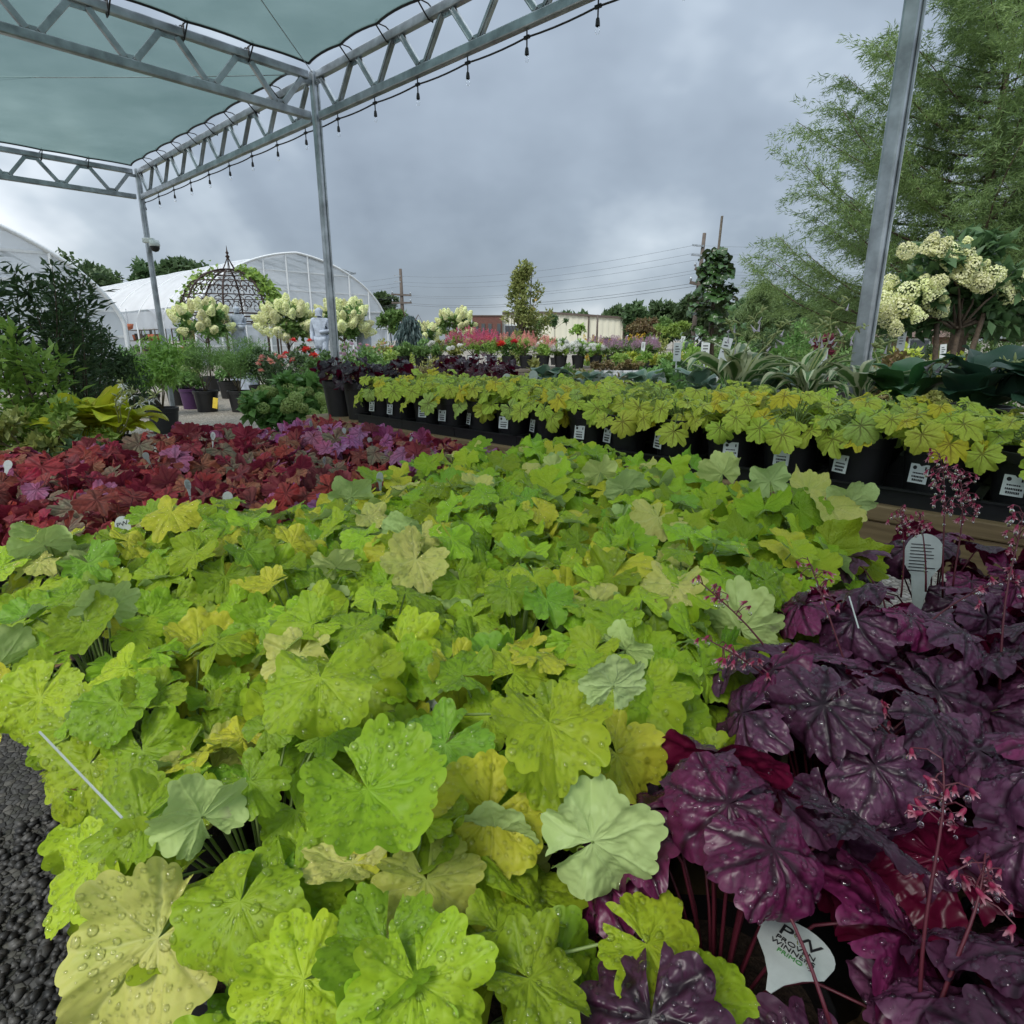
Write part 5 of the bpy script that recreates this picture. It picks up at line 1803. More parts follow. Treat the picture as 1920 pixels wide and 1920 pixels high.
WORD = {0: 'plain green plant', 1: 'green plant with small white heads', 2: 'pink plumed plant', 3: 'tall pink plumed plant', 4: 'plant with scarlet blooms', 5: 'salmon flowered plant', 6: 'bright green plant', 7: 'white flowered plant', 8: 'white flowered dark plant', 9: 'mauve flowered plant', 10: 'mauve plumed plant'}
for row, (dY, dz) in enumerate(((0.0, 0.0), (0.42, 0.0))):
    for k, (px, Y) in enumerate(FLW):
        kd = SEQ[(k + row * 1) % 15] if row == 0 else SEQ[min(14, k + 1)]
        mt, fl = KINDS[kd]
        hh = {2: 0.38, 3: 0.41, 4: 0.36, 5: 0.36}.get(kd, 0.31) + (0.05 if row else 0)
        shrub('flowering_plant', f'{WORD[kd]} on the long table, {("front", "back")[row]} line, {ORD[k]} from the left', 'flower', gnd(px, Y + dY) + Vector((0, 0, 0.64)), 0.27, hh, 420, 0.05, 0.02, mt, 300 + row * 40 + k, pot=(0.085, 0.16), potmat='grey_pot' if k in (4, 5) and row == 0 else 'pot', k=9, flowers=fl, stems=3, group='flowers on the long table')
for k in range(5):
    shrub('potted_sedum', f'low reddish plant in a white printed pot, {ORD[k]} from the left', 'plant', gnd(1122 + k * 19, 6.0) + Vector((0, 0, 0.60)), 0.13, 0.20, 240, 0.03, 0.016, 'bronze', 400 + k, pot=(0.055, 0.12), potmat='grey_pot', k=8, stems=0, group='white printed pots with reddish plants')
for k in range(6):
    shrub('yellow_plant', f'yellow-green bushy plant on the small table, {ORD[k]} from the left', 'plant', gnd(1165 + k * 22, 6.5 + 0.2 * (k % 2)) + Vector((0, 0, 0.60)), 0.24, 0.27, 420, 0.04, 0.016, 'yellow' if k % 2 else 'bright', 410 + k, pot=(0.07, 0.14), k=8, stems=0, group='yellow-green plants on the small table')
for k in range(4):
    shrub('yellow_flower', f'tall clump of yellow spikes before the cream building, {ORD[k]} from the left', 'flower', gnd(1105 + k * 22 + (20 if k > 1 else 0), 13.0), 0.42, top(648, 1110, 13.0), 300, 0.18, 0.02, 'bright', 420 + k, pot=(0.16, 0.26), k=8, flowers=('gold', 16, 0.28, 'spike', 0.9), group='yellow flower clumps', up=0.1)
# low dark planting between the rows and the tables
LOWP = [(905, 4.2, 705, 'dark'), (970, 4.4, 700, 'olive'), (1040, 4.6, 695, 'green'), (1100, 4.5, 690, 'olive'), (1160, 4.4, 698, 'bronze'), (1215, 3.9, 700, 'dark'), (1260, 3.9, 690, 'green'), (1300, 4.2, 690, 'dark'), (1010, 5.4, 680, 'olive'), (1085, 5.6, 680, 'green'), (860, 4.8, 700, 'bronze'), (1350, 4.6, 668, 'green'), (1235, 5.2, 672, 'green'), (1290, 5.4, 668, 'bright'), (1400, 5.0, 660, 'green'), (1445, 4.4, 668, 'dark'), (1500, 5.2, 645, 'green'), (1560, 4.6, 655, 'dark'), (1475, 6.0, 640, 'green'),
        (1680, 4.4, 660, 'bronze'), (1740, 4.2, 668, 'olive'), (1800, 4.4, 672, 'dark'), (1860, 4.6, 655, 'green'), (1910, 4.2, 650, 'green'), (1630, 5.4, 640, 'green'), (1700, 5.6, 655, 'yellow'), (1780, 5.6, 655, 'yellow')]
for k, (px, Y, ty, mt) in enumerate(LOWP):
    shrub('leafy_plant', f'{dict(dark="dark green", olive="olive", green="mid green", bronze="bronze tinted", bright="fresh green", yellow="yellow-green")[mt]} leafy plant standing behind the rows, {ORD[k] if k < 20 else "right side, " + ORD[k - 20]} of its line', 'plant', gnd(px, Y) + Vector((0, 0, 0.30)), 0.42, top(ty, px, Y) - 0.30, 620, 0.055, 0.032, mt, 450 + k, pot=(0.10, 0.18), k=12, stems=3, group='leafy plants behind the rows')
# right: small upright conifers and perennials
for k, (px, Y, ty, w, mt) in enumerate([(1290, 9.0, 622, 0.5, 'bright'), (1180, 10.5, 640, 0.7, 'yellow'), (1230, 10.0, 632, 0.6, 'olive'), (1380, 9.5, 625, 0.6, 'green'), (1440, 10.5, 610, 0.7, 'dark'), (1500, 9.0, 600, 0.5, 'green'), (1545, 8.4, 605, 0.4, 'burg'), (1525, 10, 612, 0.6, 'green'), (1600, 11, 612, 0.8, 'green')]):
    shrub('perennial', f'{dict(bright="fresh green", yellow="yellowish", olive="olive", green="mid green", dark="dark", burg="dark purple")[mt]} upright perennial {("left of the large-leaved tree", "far left on the right half", "next to the small table", "right of the large-leaved tree", "below the willow", "behind the tall hosta", "between two green ones", "behind the dark purple one", "left of the grey post")[k]}', 'plant', gnd(px, Y), w, top(ty, px, Y), 1100, 0.07, 0.022, mt, 500 + k, pot=(0.15, 0.26), k=14, up=0.2)
# white row markers on sticks
for k, (px, py, Y, hgt) in enumerate([(1206, 650, 7.0, 0.10), (1270, 660, 4.2, 0.12), (1322, 660, 5.0, 0.16), (1360, 655, 4.2, 0.15), (1280, 640, 9.0, 0.14), (1225, 642, 9.0, 0.14), (1545, 668, 3.6, 0.09), (1690, 640, 4.6, 0.14), (1768, 660, 4.2, 0.1)]):
    root = empty('row_marker', P(px, py, Y))
    tag(root, f'white plastic row marker {("left of the yellow-green plants", "below the yellow-green plants", "under the large-leaved tree, wide", "right of the large-leaved tree, slanted", "near the leaning stake", "in front of the dark tree line", "by the cream-edged hosta", "below the big hydrangea, left", "below the big hydrangea, right")[k]}', 'marker', 'white row markers')
    m = MB().box((0, 0, 0), (hgt * 0.42, 0.003, hgt))
    m.box((0, 0.003, -hgt * 0.9), (0.012, 0.003, hgt))
    m.build('card', M['white_plastic'], root)
    root.rotation_euler = (0, (0.05, 0, 0, 0.2, 0.1, 0.2, 0, 0, -0.1)[k], 0)
    printed_lines(root, hgt * 0.25, hgt * 0.3, 4, hgt * 0.14, k, y=-0.0035, th=hgt * 0.04)
# the big hydrangea tree at the right
HY_, HX = 4.6, 1790
hz0, hz1 = top(615, HX, HY_), top(455, HX, HY_)
rng = np.random.default_rng(77)
hr = empty('hydrangea_tree', gnd(HX, HY_))
tag(hr, 'large hydrangea tree with many cream panicles at the right edge', 'hydrangea')
zb_ = big_pot(hr, 0.2, 0.32)
lob = [(-0.33, 0, 0.28), (-0.42, 0.05, 0.10), (-0.15, 0.1, 0.12), (-0.22, -0.05, 0.55), (0.05, 0, 0.62), (0.1, 0.05, 0.35), (0.3, 0, 0.36), (0.5, 0, 0.32), (0.65, 0.0, 0.12), (0.2, 0.1, 0.12), (0.4, 0.1, 0.1), (-0.05, 0.15, 0.4)]
cen_ = np.array([(x, y, hz0 + z * (hz1 - hz0) / 0.7) for x, y, z in lob])
for bx_, tw in ((-0.1, 0.0), (0.02, 0.02), (0.10, -0.02)):
    MB().tube([(bx_ * 0.3, tw, zb_), (bx_, tw, hz0 * 0.7), (bx_ * 1.6, tw, hz0 + 0.1)], [0.026, 0.022, 0.016], 7).build('trunk', M['bark'], hr, True)
stems_to(hr, Vector((0, 0, hz0)), cen_, 0.012, 'branch', 'bark', seed=3, most=12)
foliage_part(hr, 'crown', [cluster_leaves(rng, cen_, np.full(len(cen_), 0.17), 1900, 0.11, 0.06, np.array([0, 0, hz0]), 0.5, 0.1)], MATL['dark'])
for px, py, s in [(1700, 470, .13), (1742, 462, .13), (1762, 468, .15), (1785, 472, .12), (1812, 470, .13), (1782, 490, .12), (1668, 530, .12), (1655, 565, .15), (1690, 575, .15), (1665, 600, .13), (1702, 548, .14), (1745, 545, .13), (1735, 570, .13), (1765, 575, .14), (1760, 528, .11), (1810, 512, .16), (1840, 530, .16), (1865, 515, .14), (1880, 540, .15), (1835, 505, .11), (1660, 548, .12), (1905, 525, .15), (1895, 550, .15), (1680, 615, .10), (1720, 590, .10), (1660, 582, .12), (1725, 530, .12)]:
    p = P(px, py, HY_ - 0.12 + rng.uniform(-0.12, 0.12)) - hr.location
    ax = Vector((rng.uniform(-0.5, 0.5), rng.uniform(-0.7, 0.1), rng.uniform(0.4, 1))).to_track_quat('Z', 'Y').to_matrix().to_4x4()
    link('flower_head', head_mesh('cream', 'ball' if rng.random() < 0.6 else 'cone'), None, hr, Matrix.Translation(p) @ ax @ Matrix.Scale(s * 1.08 * rng.uniform(0.9, 1.1), 4))
# ------------------------------------------------------------------ statues
M['stone'] = simple('cast_stone', (0.36, 0.41, 0.48), 0.8, var=0.25, scale=14, bump=0.25, bscale=60)


def statue(loc, H, kind, rz, label):
    """one continuous carved figure, on a drum"""
    root = empty('garden_statue', loc, rz)
    tag(root, label, 'statue', 'garden statues')
    ph = loc_ped = 0.35
    MB().lathe([(0.001, 0), (0.2, 0), (0.2, 0.05), (0.16, 0.07), (0.155, ph - 0.05), (0.19, ph - 0.03), (0.19, ph), (0.001, ph)], 20).build('pedestal', M['stone'], root)
    J = {'pel': (0, 0, 0.52), 'wst': (0.01, 0, 0.60), 'che': (0.015, 0, 0.72), 'nck': (0.01, 0, 0.835), 'hd0': (0.005, -0.012, 0.88), 'hd1': (0.0, -0.015, 0.95), 'crn': (0.0, 0.0, 0.985),
         'hpl': (-0.055, 0, 0.50), 'knl': (-0.06, -0.015, 0.28), 'anl': (-0.06, 0.01, 0.05), 'tol': (-0.07, -0.07, 0.02), 'hpr': (0.055, 0, 0.50), 'knr': (0.08, -0.06, 0.29), 'anr': (0.09, 0.0, 0.05), 'tor': (0.11, -0.07, 0.02),
         'shl': (-0.115, 0, 0.79), 'ell': (-0.15, 0.02, 0.62), 'wrl': (-0.14, -0.06, 0.49), 'hal': (-0.13, -0.08, 0.44), 'shr': (0.125, 0, 0.78), 'elr': (0.16, 0.02, 0.62), 'wrr': (0.06, -0.1, 0.60), 'har': (0.01, -0.12, 0.60)}
    Rd = {'pel': .085, 'wst': .072, 'che': .095, 'nck': .034, 'hd0': .046, 'hd1': .058, 'crn': .045, 'hpl': .066, 'knl': .045, 'anl': .03, 'tol': .025, 'hpr': .066, 'knr': .045, 'anr': .03, 'tor': .025,
          'shl': .048, 'ell': .034, 'wrl': .025, 'hal': .022, 'shr': .048, 'elr': .034, 'wrr': .025, 'har': .022}
    if kind != 'man':
        for k, v in dict(hpl=.10, hpr=.10, knl=.10, knr=.10, anl=.09, anr=.09, pel=.10, wst=.07, che=.085, hd1=.066, crn=.05).items():
            Rd[k] = v
        J['knl'], J['knr'] = (-0.05, 0, 0.28), (0.05, -0.03, 0.28)
        J['anl'], J['anr'] = (-0.06, 0, 0.07), (0.06, -0.01, 0.07)
        J['wrl'], J['hal'] = (-0.05, -0.13, 0.60), (0.0, -0.14, 0.60)
        if kind == 'veil':
            J['wrr'], J['har'] = (0.05, -0.1, 0.72), (0.02, -0.1, 0.78)
            J['hd1'] = (-0.03, -0.03, 0.945)
    E = [('pel', 'wst'), ('wst', 'che'), ('che', 'nck'), ('nck', 'hd0'), ('hd0', 'hd1'), ('hd1', 'crn'), ('pel', 'hpl'), ('hpl', 'knl'), ('knl', 'anl'), ('anl', 'tol'), ('pel', 'hpr'), ('hpr', 'knr'), ('knr', 'anr'), ('anr', 'tor'),
         ('che', 'shl'), ('shl', 'ell'), ('ell', 'wrl'), ('wrl', 'hal'), ('che', 'shr'), ('shr', 'elr'), ('elr', 'wrr'), ('wrr', 'har')]
    names = list(J)
    me = bpy.data.meshes.new('figure')
    me.from_pydata([tuple(c * H for c in J[k]) for k in names], [(names.index(a), names.index(b)) for a, b in E], [])
    o = link('figure', me, M['stone'], root)
    o.location = (0, 0, ph)
    md = o.modifiers.new('skin', 'SKIN')
    for i, k in enumerate(names):
        sv = me.skin_vertices[0].data[i]
        sv.radius = (1.3 * Rd[k] * H, 1.3 * Rd[k] * H * (0.8 if k in ('che', 'wst', 'pel') else 1.0))
        sv.use_root = (k == 'pel')
    sb = o.modifiers.new('sub', 'SUBSURF')
    sb.levels = sb.render_levels = 2
    # drapery: folded cloth round the hips, or a long gown
    rr = random.Random(hash(kind) % 50)
    n = 40
    prof = [(0.12, 0.56), (0.125, 0.50), (0.11, 0.42), (0.10, 0.36)] if kind == 'man' else [(0.10, 0.62), (0.125, 0.5), (0.13, 0.32), (0.135, 0.14), (0.15, 0.02)]
    m = MB()
    vs = []
    for r0, z in prof:
        for k in range(n):
            a = 6.2832 * k / n
            f = 1 + 0.07 * math.sin(9 * a + z * 4) + 0.05 * math.sin(5 * a + 1)
            vs.append((r0 * f * H * math.cos(a), r0 * 0.8 * f * H * math.sin(a), (z + (0.05 * math.sin(a) if kind == 'man' else 0)) * H))
    m.add(vs, [(i * n + k, i * n + (k + 1) % n, (i + 1) * n + (k + 1) % n, (i + 1) * n + k) for i in range(len(prof) - 1) for k in range(n)])
    d = m.build('drapery', M['stone'], root, True)
    d.location = (0, 0, ph)
    sd_ = d.modifiers.new('thick', 'SOLIDIFY')
    sd_.thickness = 0.012
    # hair and attributes
    hm = MB()
    for k in range(26):
        a, b = rr.uniform(0, 6.28), rr.uniform(0.1, 1.4)
        hm.lathe([(0.0005, -0.02 * H), (0.018 * H, -0.006 * H), (0.018 * H, 0.008 * H), (0.0005, 0.02 * H)], 6, (J['hd1'][0] * H + 0.05 * H * math.cos(a) * math.cos(b), 0.012 * H + 0.055 * H * math.sin(a) * math.cos(b), (0.945 + 0.05 * math.sin(b)) * H))
    hm.build('hair', M['stone'], root, True).location = (0, 0, ph)
    if kind == 'basket':
        bs = MB().lathe([(0.001, 0.50 * H), (0.07 * H, 0.51 * H), (0.095 * H, 0.60 * H), (0.08 * H, 0.60 * H)], 14, (0.06 * H, -0.15 * H, 0))
        for k in range(9):
            bs.lathe([(0.001, 0.62 * H - 0.03 * H), (0.03 * H, 0.62 * H), (0.001, 0.62 * H + 0.03 * H)], 8, (0.06 * H + rr.uniform(-.06, .06) * H, -0.15 * H + rr.uniform(-.05, .05) * H, 0))
        bs.build('flower_basket', M['stone'], root, True).location = (0, 0, ph)
    return root


def statue_at(px, py_top, Y, kind, rz, label, Hh):
    p = gnd(px, Y)
    zt = top(py_top, px, Y)
    p.z = zt - Hh - 0.35
    b = empty('plinth', (p.x, p.y, 0))
    tag(b, f'block plinth under the {kind if kind != "veil" else "veiled"} statue', 'plinth')
    hh = max(0.05, p.z)
    MB().box((0, 0, hh / 2), (0.42, 0.42, hh)).build('block', M['stone'], b, bevel=0.01)
    statue(p, Hh, kind, rz, label)


statue_at(449, 575, 12.8, 'basket', 0.5, 'grey stone statue of a woman holding a flower basket under the iron dome', 0.88)
statue_at(602, 578, 11.0, 'man', 0.0, 'grey stone statue of a bare-chested man with cloth round his hips', 0.98)
statue_at(683, 586, 12.2, 'veil', -0.5, 'grey stone statue of a draped woman turned to the side', 0.90)

# ------------------------------------------------------------------ iron gazebo
M['iron'] = simple('rusty_iron', (0.045, 0.028, 0.022), 0.75, metal=0.3, var=0.5, scale=30)
GY = 20.0
gz = empty('iron_gazebo', gnd(445, GY))
tag(gz, 'domed wrought iron garden gazebo with scrollwork and finial', 'gazebo')
rz_, rt_ = top(590, 445, GY), top(505, 445, GY)
GRr = 1.52
NRIB = 8
dome = lambda t: (GRr * math.cos(t * math.pi / 2) if t < 1 else 0.0, rz_ + (rt_ - rz_) * math.sin(t * math.pi / 2))
for k in range(NRIB):
    a = 6.2832 * (k + 0.3) / NRIB
    ca, sa = math.cos(a), math.sin(a)
    MB().tube([(ca * dome(t)[0], sa * dome(t)[0], dome(t)[1]) for t in np.linspace(0, 0.97, 12)], 0.028, 6).build('rib', M['iron'], gz, True)
    MB().tube([(ca * GRr, sa * GRr, 0), (ca * GRr, sa * GRr, rz_)], 0.034, 6).build('leg', M['iron'], gz, True)
    # scrolls between two ribs, lying on the dome
    for lev, (t0, dt) in enumerate(((0.04, 0.20), (0.28, 0.22), (0.54, 0.20))):
        nsc = 2 - (lev > 1)
        for s in range(nsc):
            for sg in (-1, 1):
                pts = []
                ac = a + 6.2832 / NRIB * (s + 0.5) / nsc
                for i in range(18):
                    u = i / 17
                    th = u * 8.5
                    r0 = 1 - 0.85 * u
                    tt = t0 + dt * (0.5 + 0.55 * r0 * math.sin(th))
                    aa = ac + sg * (0.16 / nsc * 1.6) * (1 - r0 * math.cos(th)) * 0.9
                    R_, Z_ = dome(min(0.96, max(0.0, tt)))
                    pts.append((math.cos(aa) * R_, math.sin(aa) * R_, Z_))
                MB().tube(pts, 0.013, 4).build('scroll', M['iron'], gz, True)
for tt in (0.0, 0.26, 0.5, 0.72):
    R_, Z_ = dome(tt)
    MB().tube([(R_ * math.cos(x), R_ * math.sin(x), Z_) for x in np.linspace(0, 6.2832, 41)], 0.024 if tt == 0 else 0.016, 5).build('ring', M['iron'], gz, True)
MB().tube([(GRr * math.cos(x), GRr * math.sin(x), rz_ - 0.24) for x in np.linspace(0, 6.2832, 41)], 0.022, 5).build('ring', M['iron'], gz, True)
fr_ = random.Random(2)
for k in range(24):
    x0 = 6.2832 * k / 24
    MB().tube([(GRr * math.cos(x0 + 0.13 * math.sin(u * 7) * (1 - u)), GRr * math.sin(x0 + 0.13 * math.sin(u * 7) * (1 - u)), rz_ - 0.22 + 0.2 * u) for u in np.linspace(0, 1, 9)], 0.011, 4).build('scroll', M['iron'], gz, True)
f = MB()
for k in range(6):
    a = k * 1.0472
    f.tube([(0.16 * math.cos(a) * w, 0.16 * math.sin(a) * w, rt_ + z) for w, z in ((1.5, -0.06), (1.0, 0.05), (0.55, 0.18), (0.2, 0.3), (0.05, 0.34))], 0.014, 5)
f.lathe([(0.01, rt_ + 0.3), (0.07, rt_ + 0.36), (0.02, rt_ + 0.42), (0.05, rt_ + 0.47), (0.02, rt_ + 0.52), (0.004, rt_ + 0.68)], 10)
f.build('finial', M['iron'], gz, True)
# vine on the dome's right flank
vn = empty('climbing_vine', gz.location)
tag(vn, 'green vine climbing over the right flank of the iron dome', 'vine')
r_ = np.random.default_rng(3)
n_ = 900
t_ = r_.random(n_) * 0.85
a_ = r_.normal(-0.25, 0.16, n_)
a_[:140] = r_.uniform(-3.6, -2.2, 140)
rz2 = np.array([dome(t) for t in t_])
C_ = np.stack([(rz2[:, 0] + 0.05) * np.cos(a_), (rz2[:, 0] + 0.05) * np.sin(a_), rz2[:, 1] + 0.03], 1) + r_.normal(0, 0.06, (n_, 3))
foliage_part(vn, 'foliage', [leaf_cards(C_, r_.normal(size=(n_, 3)) + np.array([0.3, 0, -0.3]), r_.normal(size=(n_, 3)) * 0.5 + np.array([0.3, -0.5, 0.7]), 0.17, 0.10, r_)], MATL['bright'])
MB().tube([(math.cos(-0.25) * (dome(t)[0] + 0.03), math.sin(-0.25) * (dome(t)[0] + 0.03), dome(t)[1] + 0.02) for t in np.linspace(0, 0.9, 12)], 0.02, 5).build('stem', M['bark'], vn, True)
MB().tube([(math.cos(-0.25) * (GRr + 0.04), math.sin(-0.25) * (GRr + 0.04), 0), (math.cos(-0.25) * (GRr + 0.03), math.sin(-0.25) * (GRr + 0.03), rz_)], 0.025, 5).build('stem', M['bark'], vn, True)

# ------------------------------------------------------------------ greenhouses
def poly_mat(name, col, clear, rough=0.35):
    m, nt = new_mat(name)
    t = nd(nt, 'ShaderNodeTexCoord')
    n = nd(nt, 'ShaderNodeTexNoise', {'Vector': t.outputs['Object'], 'Scale': 1.2, 'Detail': 5.0})
    c = mixc(nt, mrange(nt, n.outputs[0], 0.3, 0.7), tuple(x * 0.86 for x in col), col)
    p = nd(nt, 'ShaderNodeBsdfPrincipled', {'Base Color': c, 'Roughness': rough})
    tr = nd(nt, 'ShaderNodeBsdfTranslucent', {'Color': c})
    tp = nd(nt, 'ShaderNodeBsdfTransparent', {'Color': (0.95, 0.97, 1, 1)})
    a = nd(nt, 'ShaderNodeMixShader', {0: 0.4, 1: p.outputs[0], 2: tr.outputs[0]})
    return finish(m, nt, nd(nt, 'ShaderNodeMixShader', {0: clear, 1: a.outputs[0], 2: tp.outputs[0]}).outputs[0])


M['poly_roof'] = poly_mat('white_poly_roof', (0.93, 0.95, 0.97), 0.0)
M['poly_wall'] = poly_mat('clear_poly_wall', (0.74, 0.79, 0.82), 0.30)
M['poly_curtain'] = poly_mat('clear_curtain', (0.70, 0.73, 0.76), 0.45, 0.2)
M['white_steel'] = simple('white_steel', (0.66, 0.69, 0.70), 0.45, var=0.08)
M['inside'] = simple('dark_stock', (0.05, 0.045, 0.04), 0.9, var=0.4)


def arch_profile(hw, side, ridge, n=28, gothic=0.22):
    """half profile of the hoop from the ground up to the ridge: (offset from the middle, height)"""
    out = [(hw, 0.0), (hw, side * 0.5)]
    for i in range(n + 1):
        t = i / n
        a = t * math.pi / 2
        x = hw * (math.cos(a) * (1 - gothic) + (1 - t) * gothic)
        z = side + (ridge - side) * (math.sin(a) * (1 - gothic) + t * gothic)
        out.append((x, z))
    return out


def greenhouse(O, axis, hw, side, ridge, length, label, bays=10, curtain=None, wallgrid=(9, 6), vent=False):
    """O: the middle of the near gable on the ground; axis: direction the house runs away"""
    ax = Vector(axis).normalized()
    cr = Vector((ax.y, -ax.x, 0))            # to the right, looking along the axis
    root = empty('greenhouse', O)
    tag(root, label, 'greenhouse', 'greenhouses')
    pf = arch_profile(hw, side, ridge)
    full = [(-x, z) for x, z in pf] + [(x, z) for x, z in pf[::-1][1:]]
    roof = [(x, z) for x, z in full if z > (curtain[1] if curtain else 0) + 1e-6]
    P3 = lambda x, s, z: cr * x + ax * s + Vector((0, 0, z))
    # roof film, one skin per bay, sagging slightly between hoops
    st = length / bays
    for b in range(bays):
        vs, fs = [], []
        m_ = 4
        for j in range(m_ + 1):
            s = b * st + st * j / m_
            sag = 1 - 0.012 * math.sin(math.pi * j / m_)
            for x, z in roof:
                vs.append(P3(x * sag, s, z * (1 - 0.006 * math.sin(math.pi * j / m_))))
        w = len(roof)
        for j in range(m_):
            for i in range(w - 1):
                fs.append((j * w + i, j * w + i + 1, (j + 1) * w + i + 1, (j + 1) * w + i))
        MB().add(vs, fs).build('roof_film', M['poly_roof'], root, True)
    for b in range(bays + 1):
        MB().tube([P3(x, b * st, z) for x, z in full], 0.05 if b == 0 else 0.04, 5).build('hoop', M['white_steel'], root, True)
    if curtain:
        for sg in (-1, 1):
            vs, fs = [], []
            for i in range(61):
                s = length * i / 60
                for z in (curtain[1], (curtain[0] + curtain[1]) / 2, curtain[0]):
                    vs.append(P3(sg * (hw + 0.03 * math.sin(i * 2.1 + z * 3)), s, z))
            for i in range(60):
                for j in range(2):
                    fs.append((i * 3 + j, i * 3 + j + 1, (i + 1) * 3 + j + 1, (i + 1) * 3 + j))
            MB().add(vs, fs).build('side_curtain', M['poly_curtain'], root, True)
    # gable: film, posts and rails
    w = full
    vs = [P3(x, 0.06, z) for x, z in w] + [P3(0, 0.06, 0.0)]
    c = len(vs) - 1
    MB().add(vs, [(c, i + 1, i) for i in range(len(w) - 1)]).build('gable_film', M['poly_wall'], root)
    vs = [P3(x, length - 0.06, z) for x, z in w] + [P3(0, length - 0.06, 0.0)]
    MB().add(vs, [(c, i + 1, i) for i in range(len(w) - 1)]).build('gable_film', M['poly_wall'], root)

    def zat(x):
        x = abs(x)
        for (x0, z0), (x1, z1) in zip(pf, pf[1:]):
            if x1 <= x <= x0 and x0 > x1:
                return z0 + (z1 - z0) * (x0 - x) / (x0 - x1)
        return ridge

    def xat(z):
        best = hw
        for (x0, z0), (x1, z1) in zip(pf, pf[1:]):
            if z0 <= z <= z1 and z1 > z0:
                best = x0 + (x1 - x0) * (z - z0) / (z1 - z0)
        return best
    for i in range(1, wallgrid[0]):
        x = -hw + 2 * hw * i / wallgrid[0]
        MB().bar(P3(x, 0.0, 0), P3(x, 0.0, zat(x) - 0.03), 0.07, 0.05).build('gable_post', M['white_steel'], root)
    for i in range(1, wallgrid[1]):
        z = ridge * i / wallgrid[1]
        x = xat(z)
        MB().bar(P3(-x, 0.035, z), P3(x, 0.035, z), 0.04, 0.05).build('gable_rail', M['white_steel'], root)
    for i in range(3):
        z = ridge * (0.35 + 0.2 * i)
        x = xat(z)
        MB().bar(P3(-x, 2.4, z), P3(x, 2.4, z), 0.05, 0.05).build('tie_bar', M['galv'], root)
        MB().bar(P3(-x, 2.4, z), P3(-x * 0.2, 2.4, min(zat(x * 0.2), z + 1.0)), 0.04, 0.04).build('tie_bar', M['galv'], root)
        MB().bar(P3(x, 2.4, z), P3(x * 0.2, 2.4, min(zat(x * 0.2), z + 1.0)), 0.04, 0.04).build('tie_bar', M['galv'], root)
    if vent:
        v0 = P3(0.05, 0.0, ridge - 0.02)
        for s in (0.05, 1.2, 2.4, 3.6):
            MB().bar(P3(0.05, s, ridge - 0.02), P3(hw * 0.62, s, ridge - 0.62), 0.05, 0.06).build('vent_rafter', M['galv'], root)
        MB().bar(P3(hw * 0.62, -0.1, ridge - 0.62), P3(hw * 0.62, 5.0, ridge - 0.62), 0.07, 0.07).build('vent_rail', M['galv'], root)
        MB().bar(P3(hw * 0.5, 0.1, ridge - 0.52), P3(hw * 0.5, 0.1, zat(hw * 0.5)), 0.04, 0.04).build('vent_strut', M['galv'], root)
        MB().add([P3(0.05, 0, ridge + 0.0), P3(hw * 0.62, 0, ridge - 0.58), P3(hw * 0.62, 5, ridge - 0.58), P3(0.05, 5, ridge)], [(0, 1, 2, 3)]).build('vent_film', M['poly_wall'], root)
    return root


GA = gnd(570, 28.0)
g2z = top(474, 570, 28.0)
greenhouse(GA, E1, 4.55, 1.75, g2z, 30.0, 'long white film greenhouse with a framed clear gable and open roof vent', bays=9, curtain=(1.45, 2.2), vent=True)
gf = gnd(238, 14.0)
greenhouse(gf - E2 * 4.5, E1, 4.5, 1.35, 3.75, 14.0, 'film greenhouse with grey gable at the left edge of the picture', bays=6, wallgrid=(8, 7))
# stock under the open side of the long greenhouse
M['terracotta'] = simple('terracotta', (0.45, 0.14, 0.07), 0.8)
for k in range(7):
    p = GA + E1 * (2.0 + 3.2 * k) - E2 * (3.4 - 0.4 * (k % 2))
    rt = empty('display_rack', p, ROTB)
    tag(rt, f'dim shelf of stock under the open side of the long greenhouse, {ORD[k]} from the gable', 'rack', 'racks inside the greenhouse')
    for z in (0.35, 0.95, 1.5):
        MB().box((0, 0, z), (2.2, 0.5, 0.05)).build('shelf', M['greywood'], rt)
    for sx in (-1, 1):
        for sy in (-1, 1):
            MB().box((sx * 1.08, sy * 0.24, 0.78), (0.05, 0.05, 1.56)).build('upright', M['greywood'], rt)
    rr = random.Random(k)
    for q_ in range(9):
        z = (0.375, 0.975)[q_ % 2]
        s = rr.uniform(0.12, 0.2)
        MB().lathe([(0.001, 0), (s * 0.7, 0), (s, s * 1.7), (s * 0.85, s * 1.75)], 10).build('stock_pot', M['terracotta' if rr.random() < 0.4 else 'inside'], rt, True, M=Matrix.Translation((-0.95 + q_ * 0.235, 0, z)))
for k, (px, py) in enumerate(((241, 612), (360, 620))):
    p = P(px, py, 26.5)
    hb = empty('hanging_planter', p)
    tag(hb, f'orange-red planter under the greenhouse eave, {("left", "right")[k]} one', 'planter', 'orange planters')
    MB().lathe([(0.02, -0.14), (0.14, -0.10), (0.2, 0.1), (0.17, 0.1)], 14).build('bowl', M['terracotta'], hb, True)
    MB().tube([(0, 0, 0.1), (0, 0, 0.7)], 0.012, 5).build('hanger', M['galv'], hb)

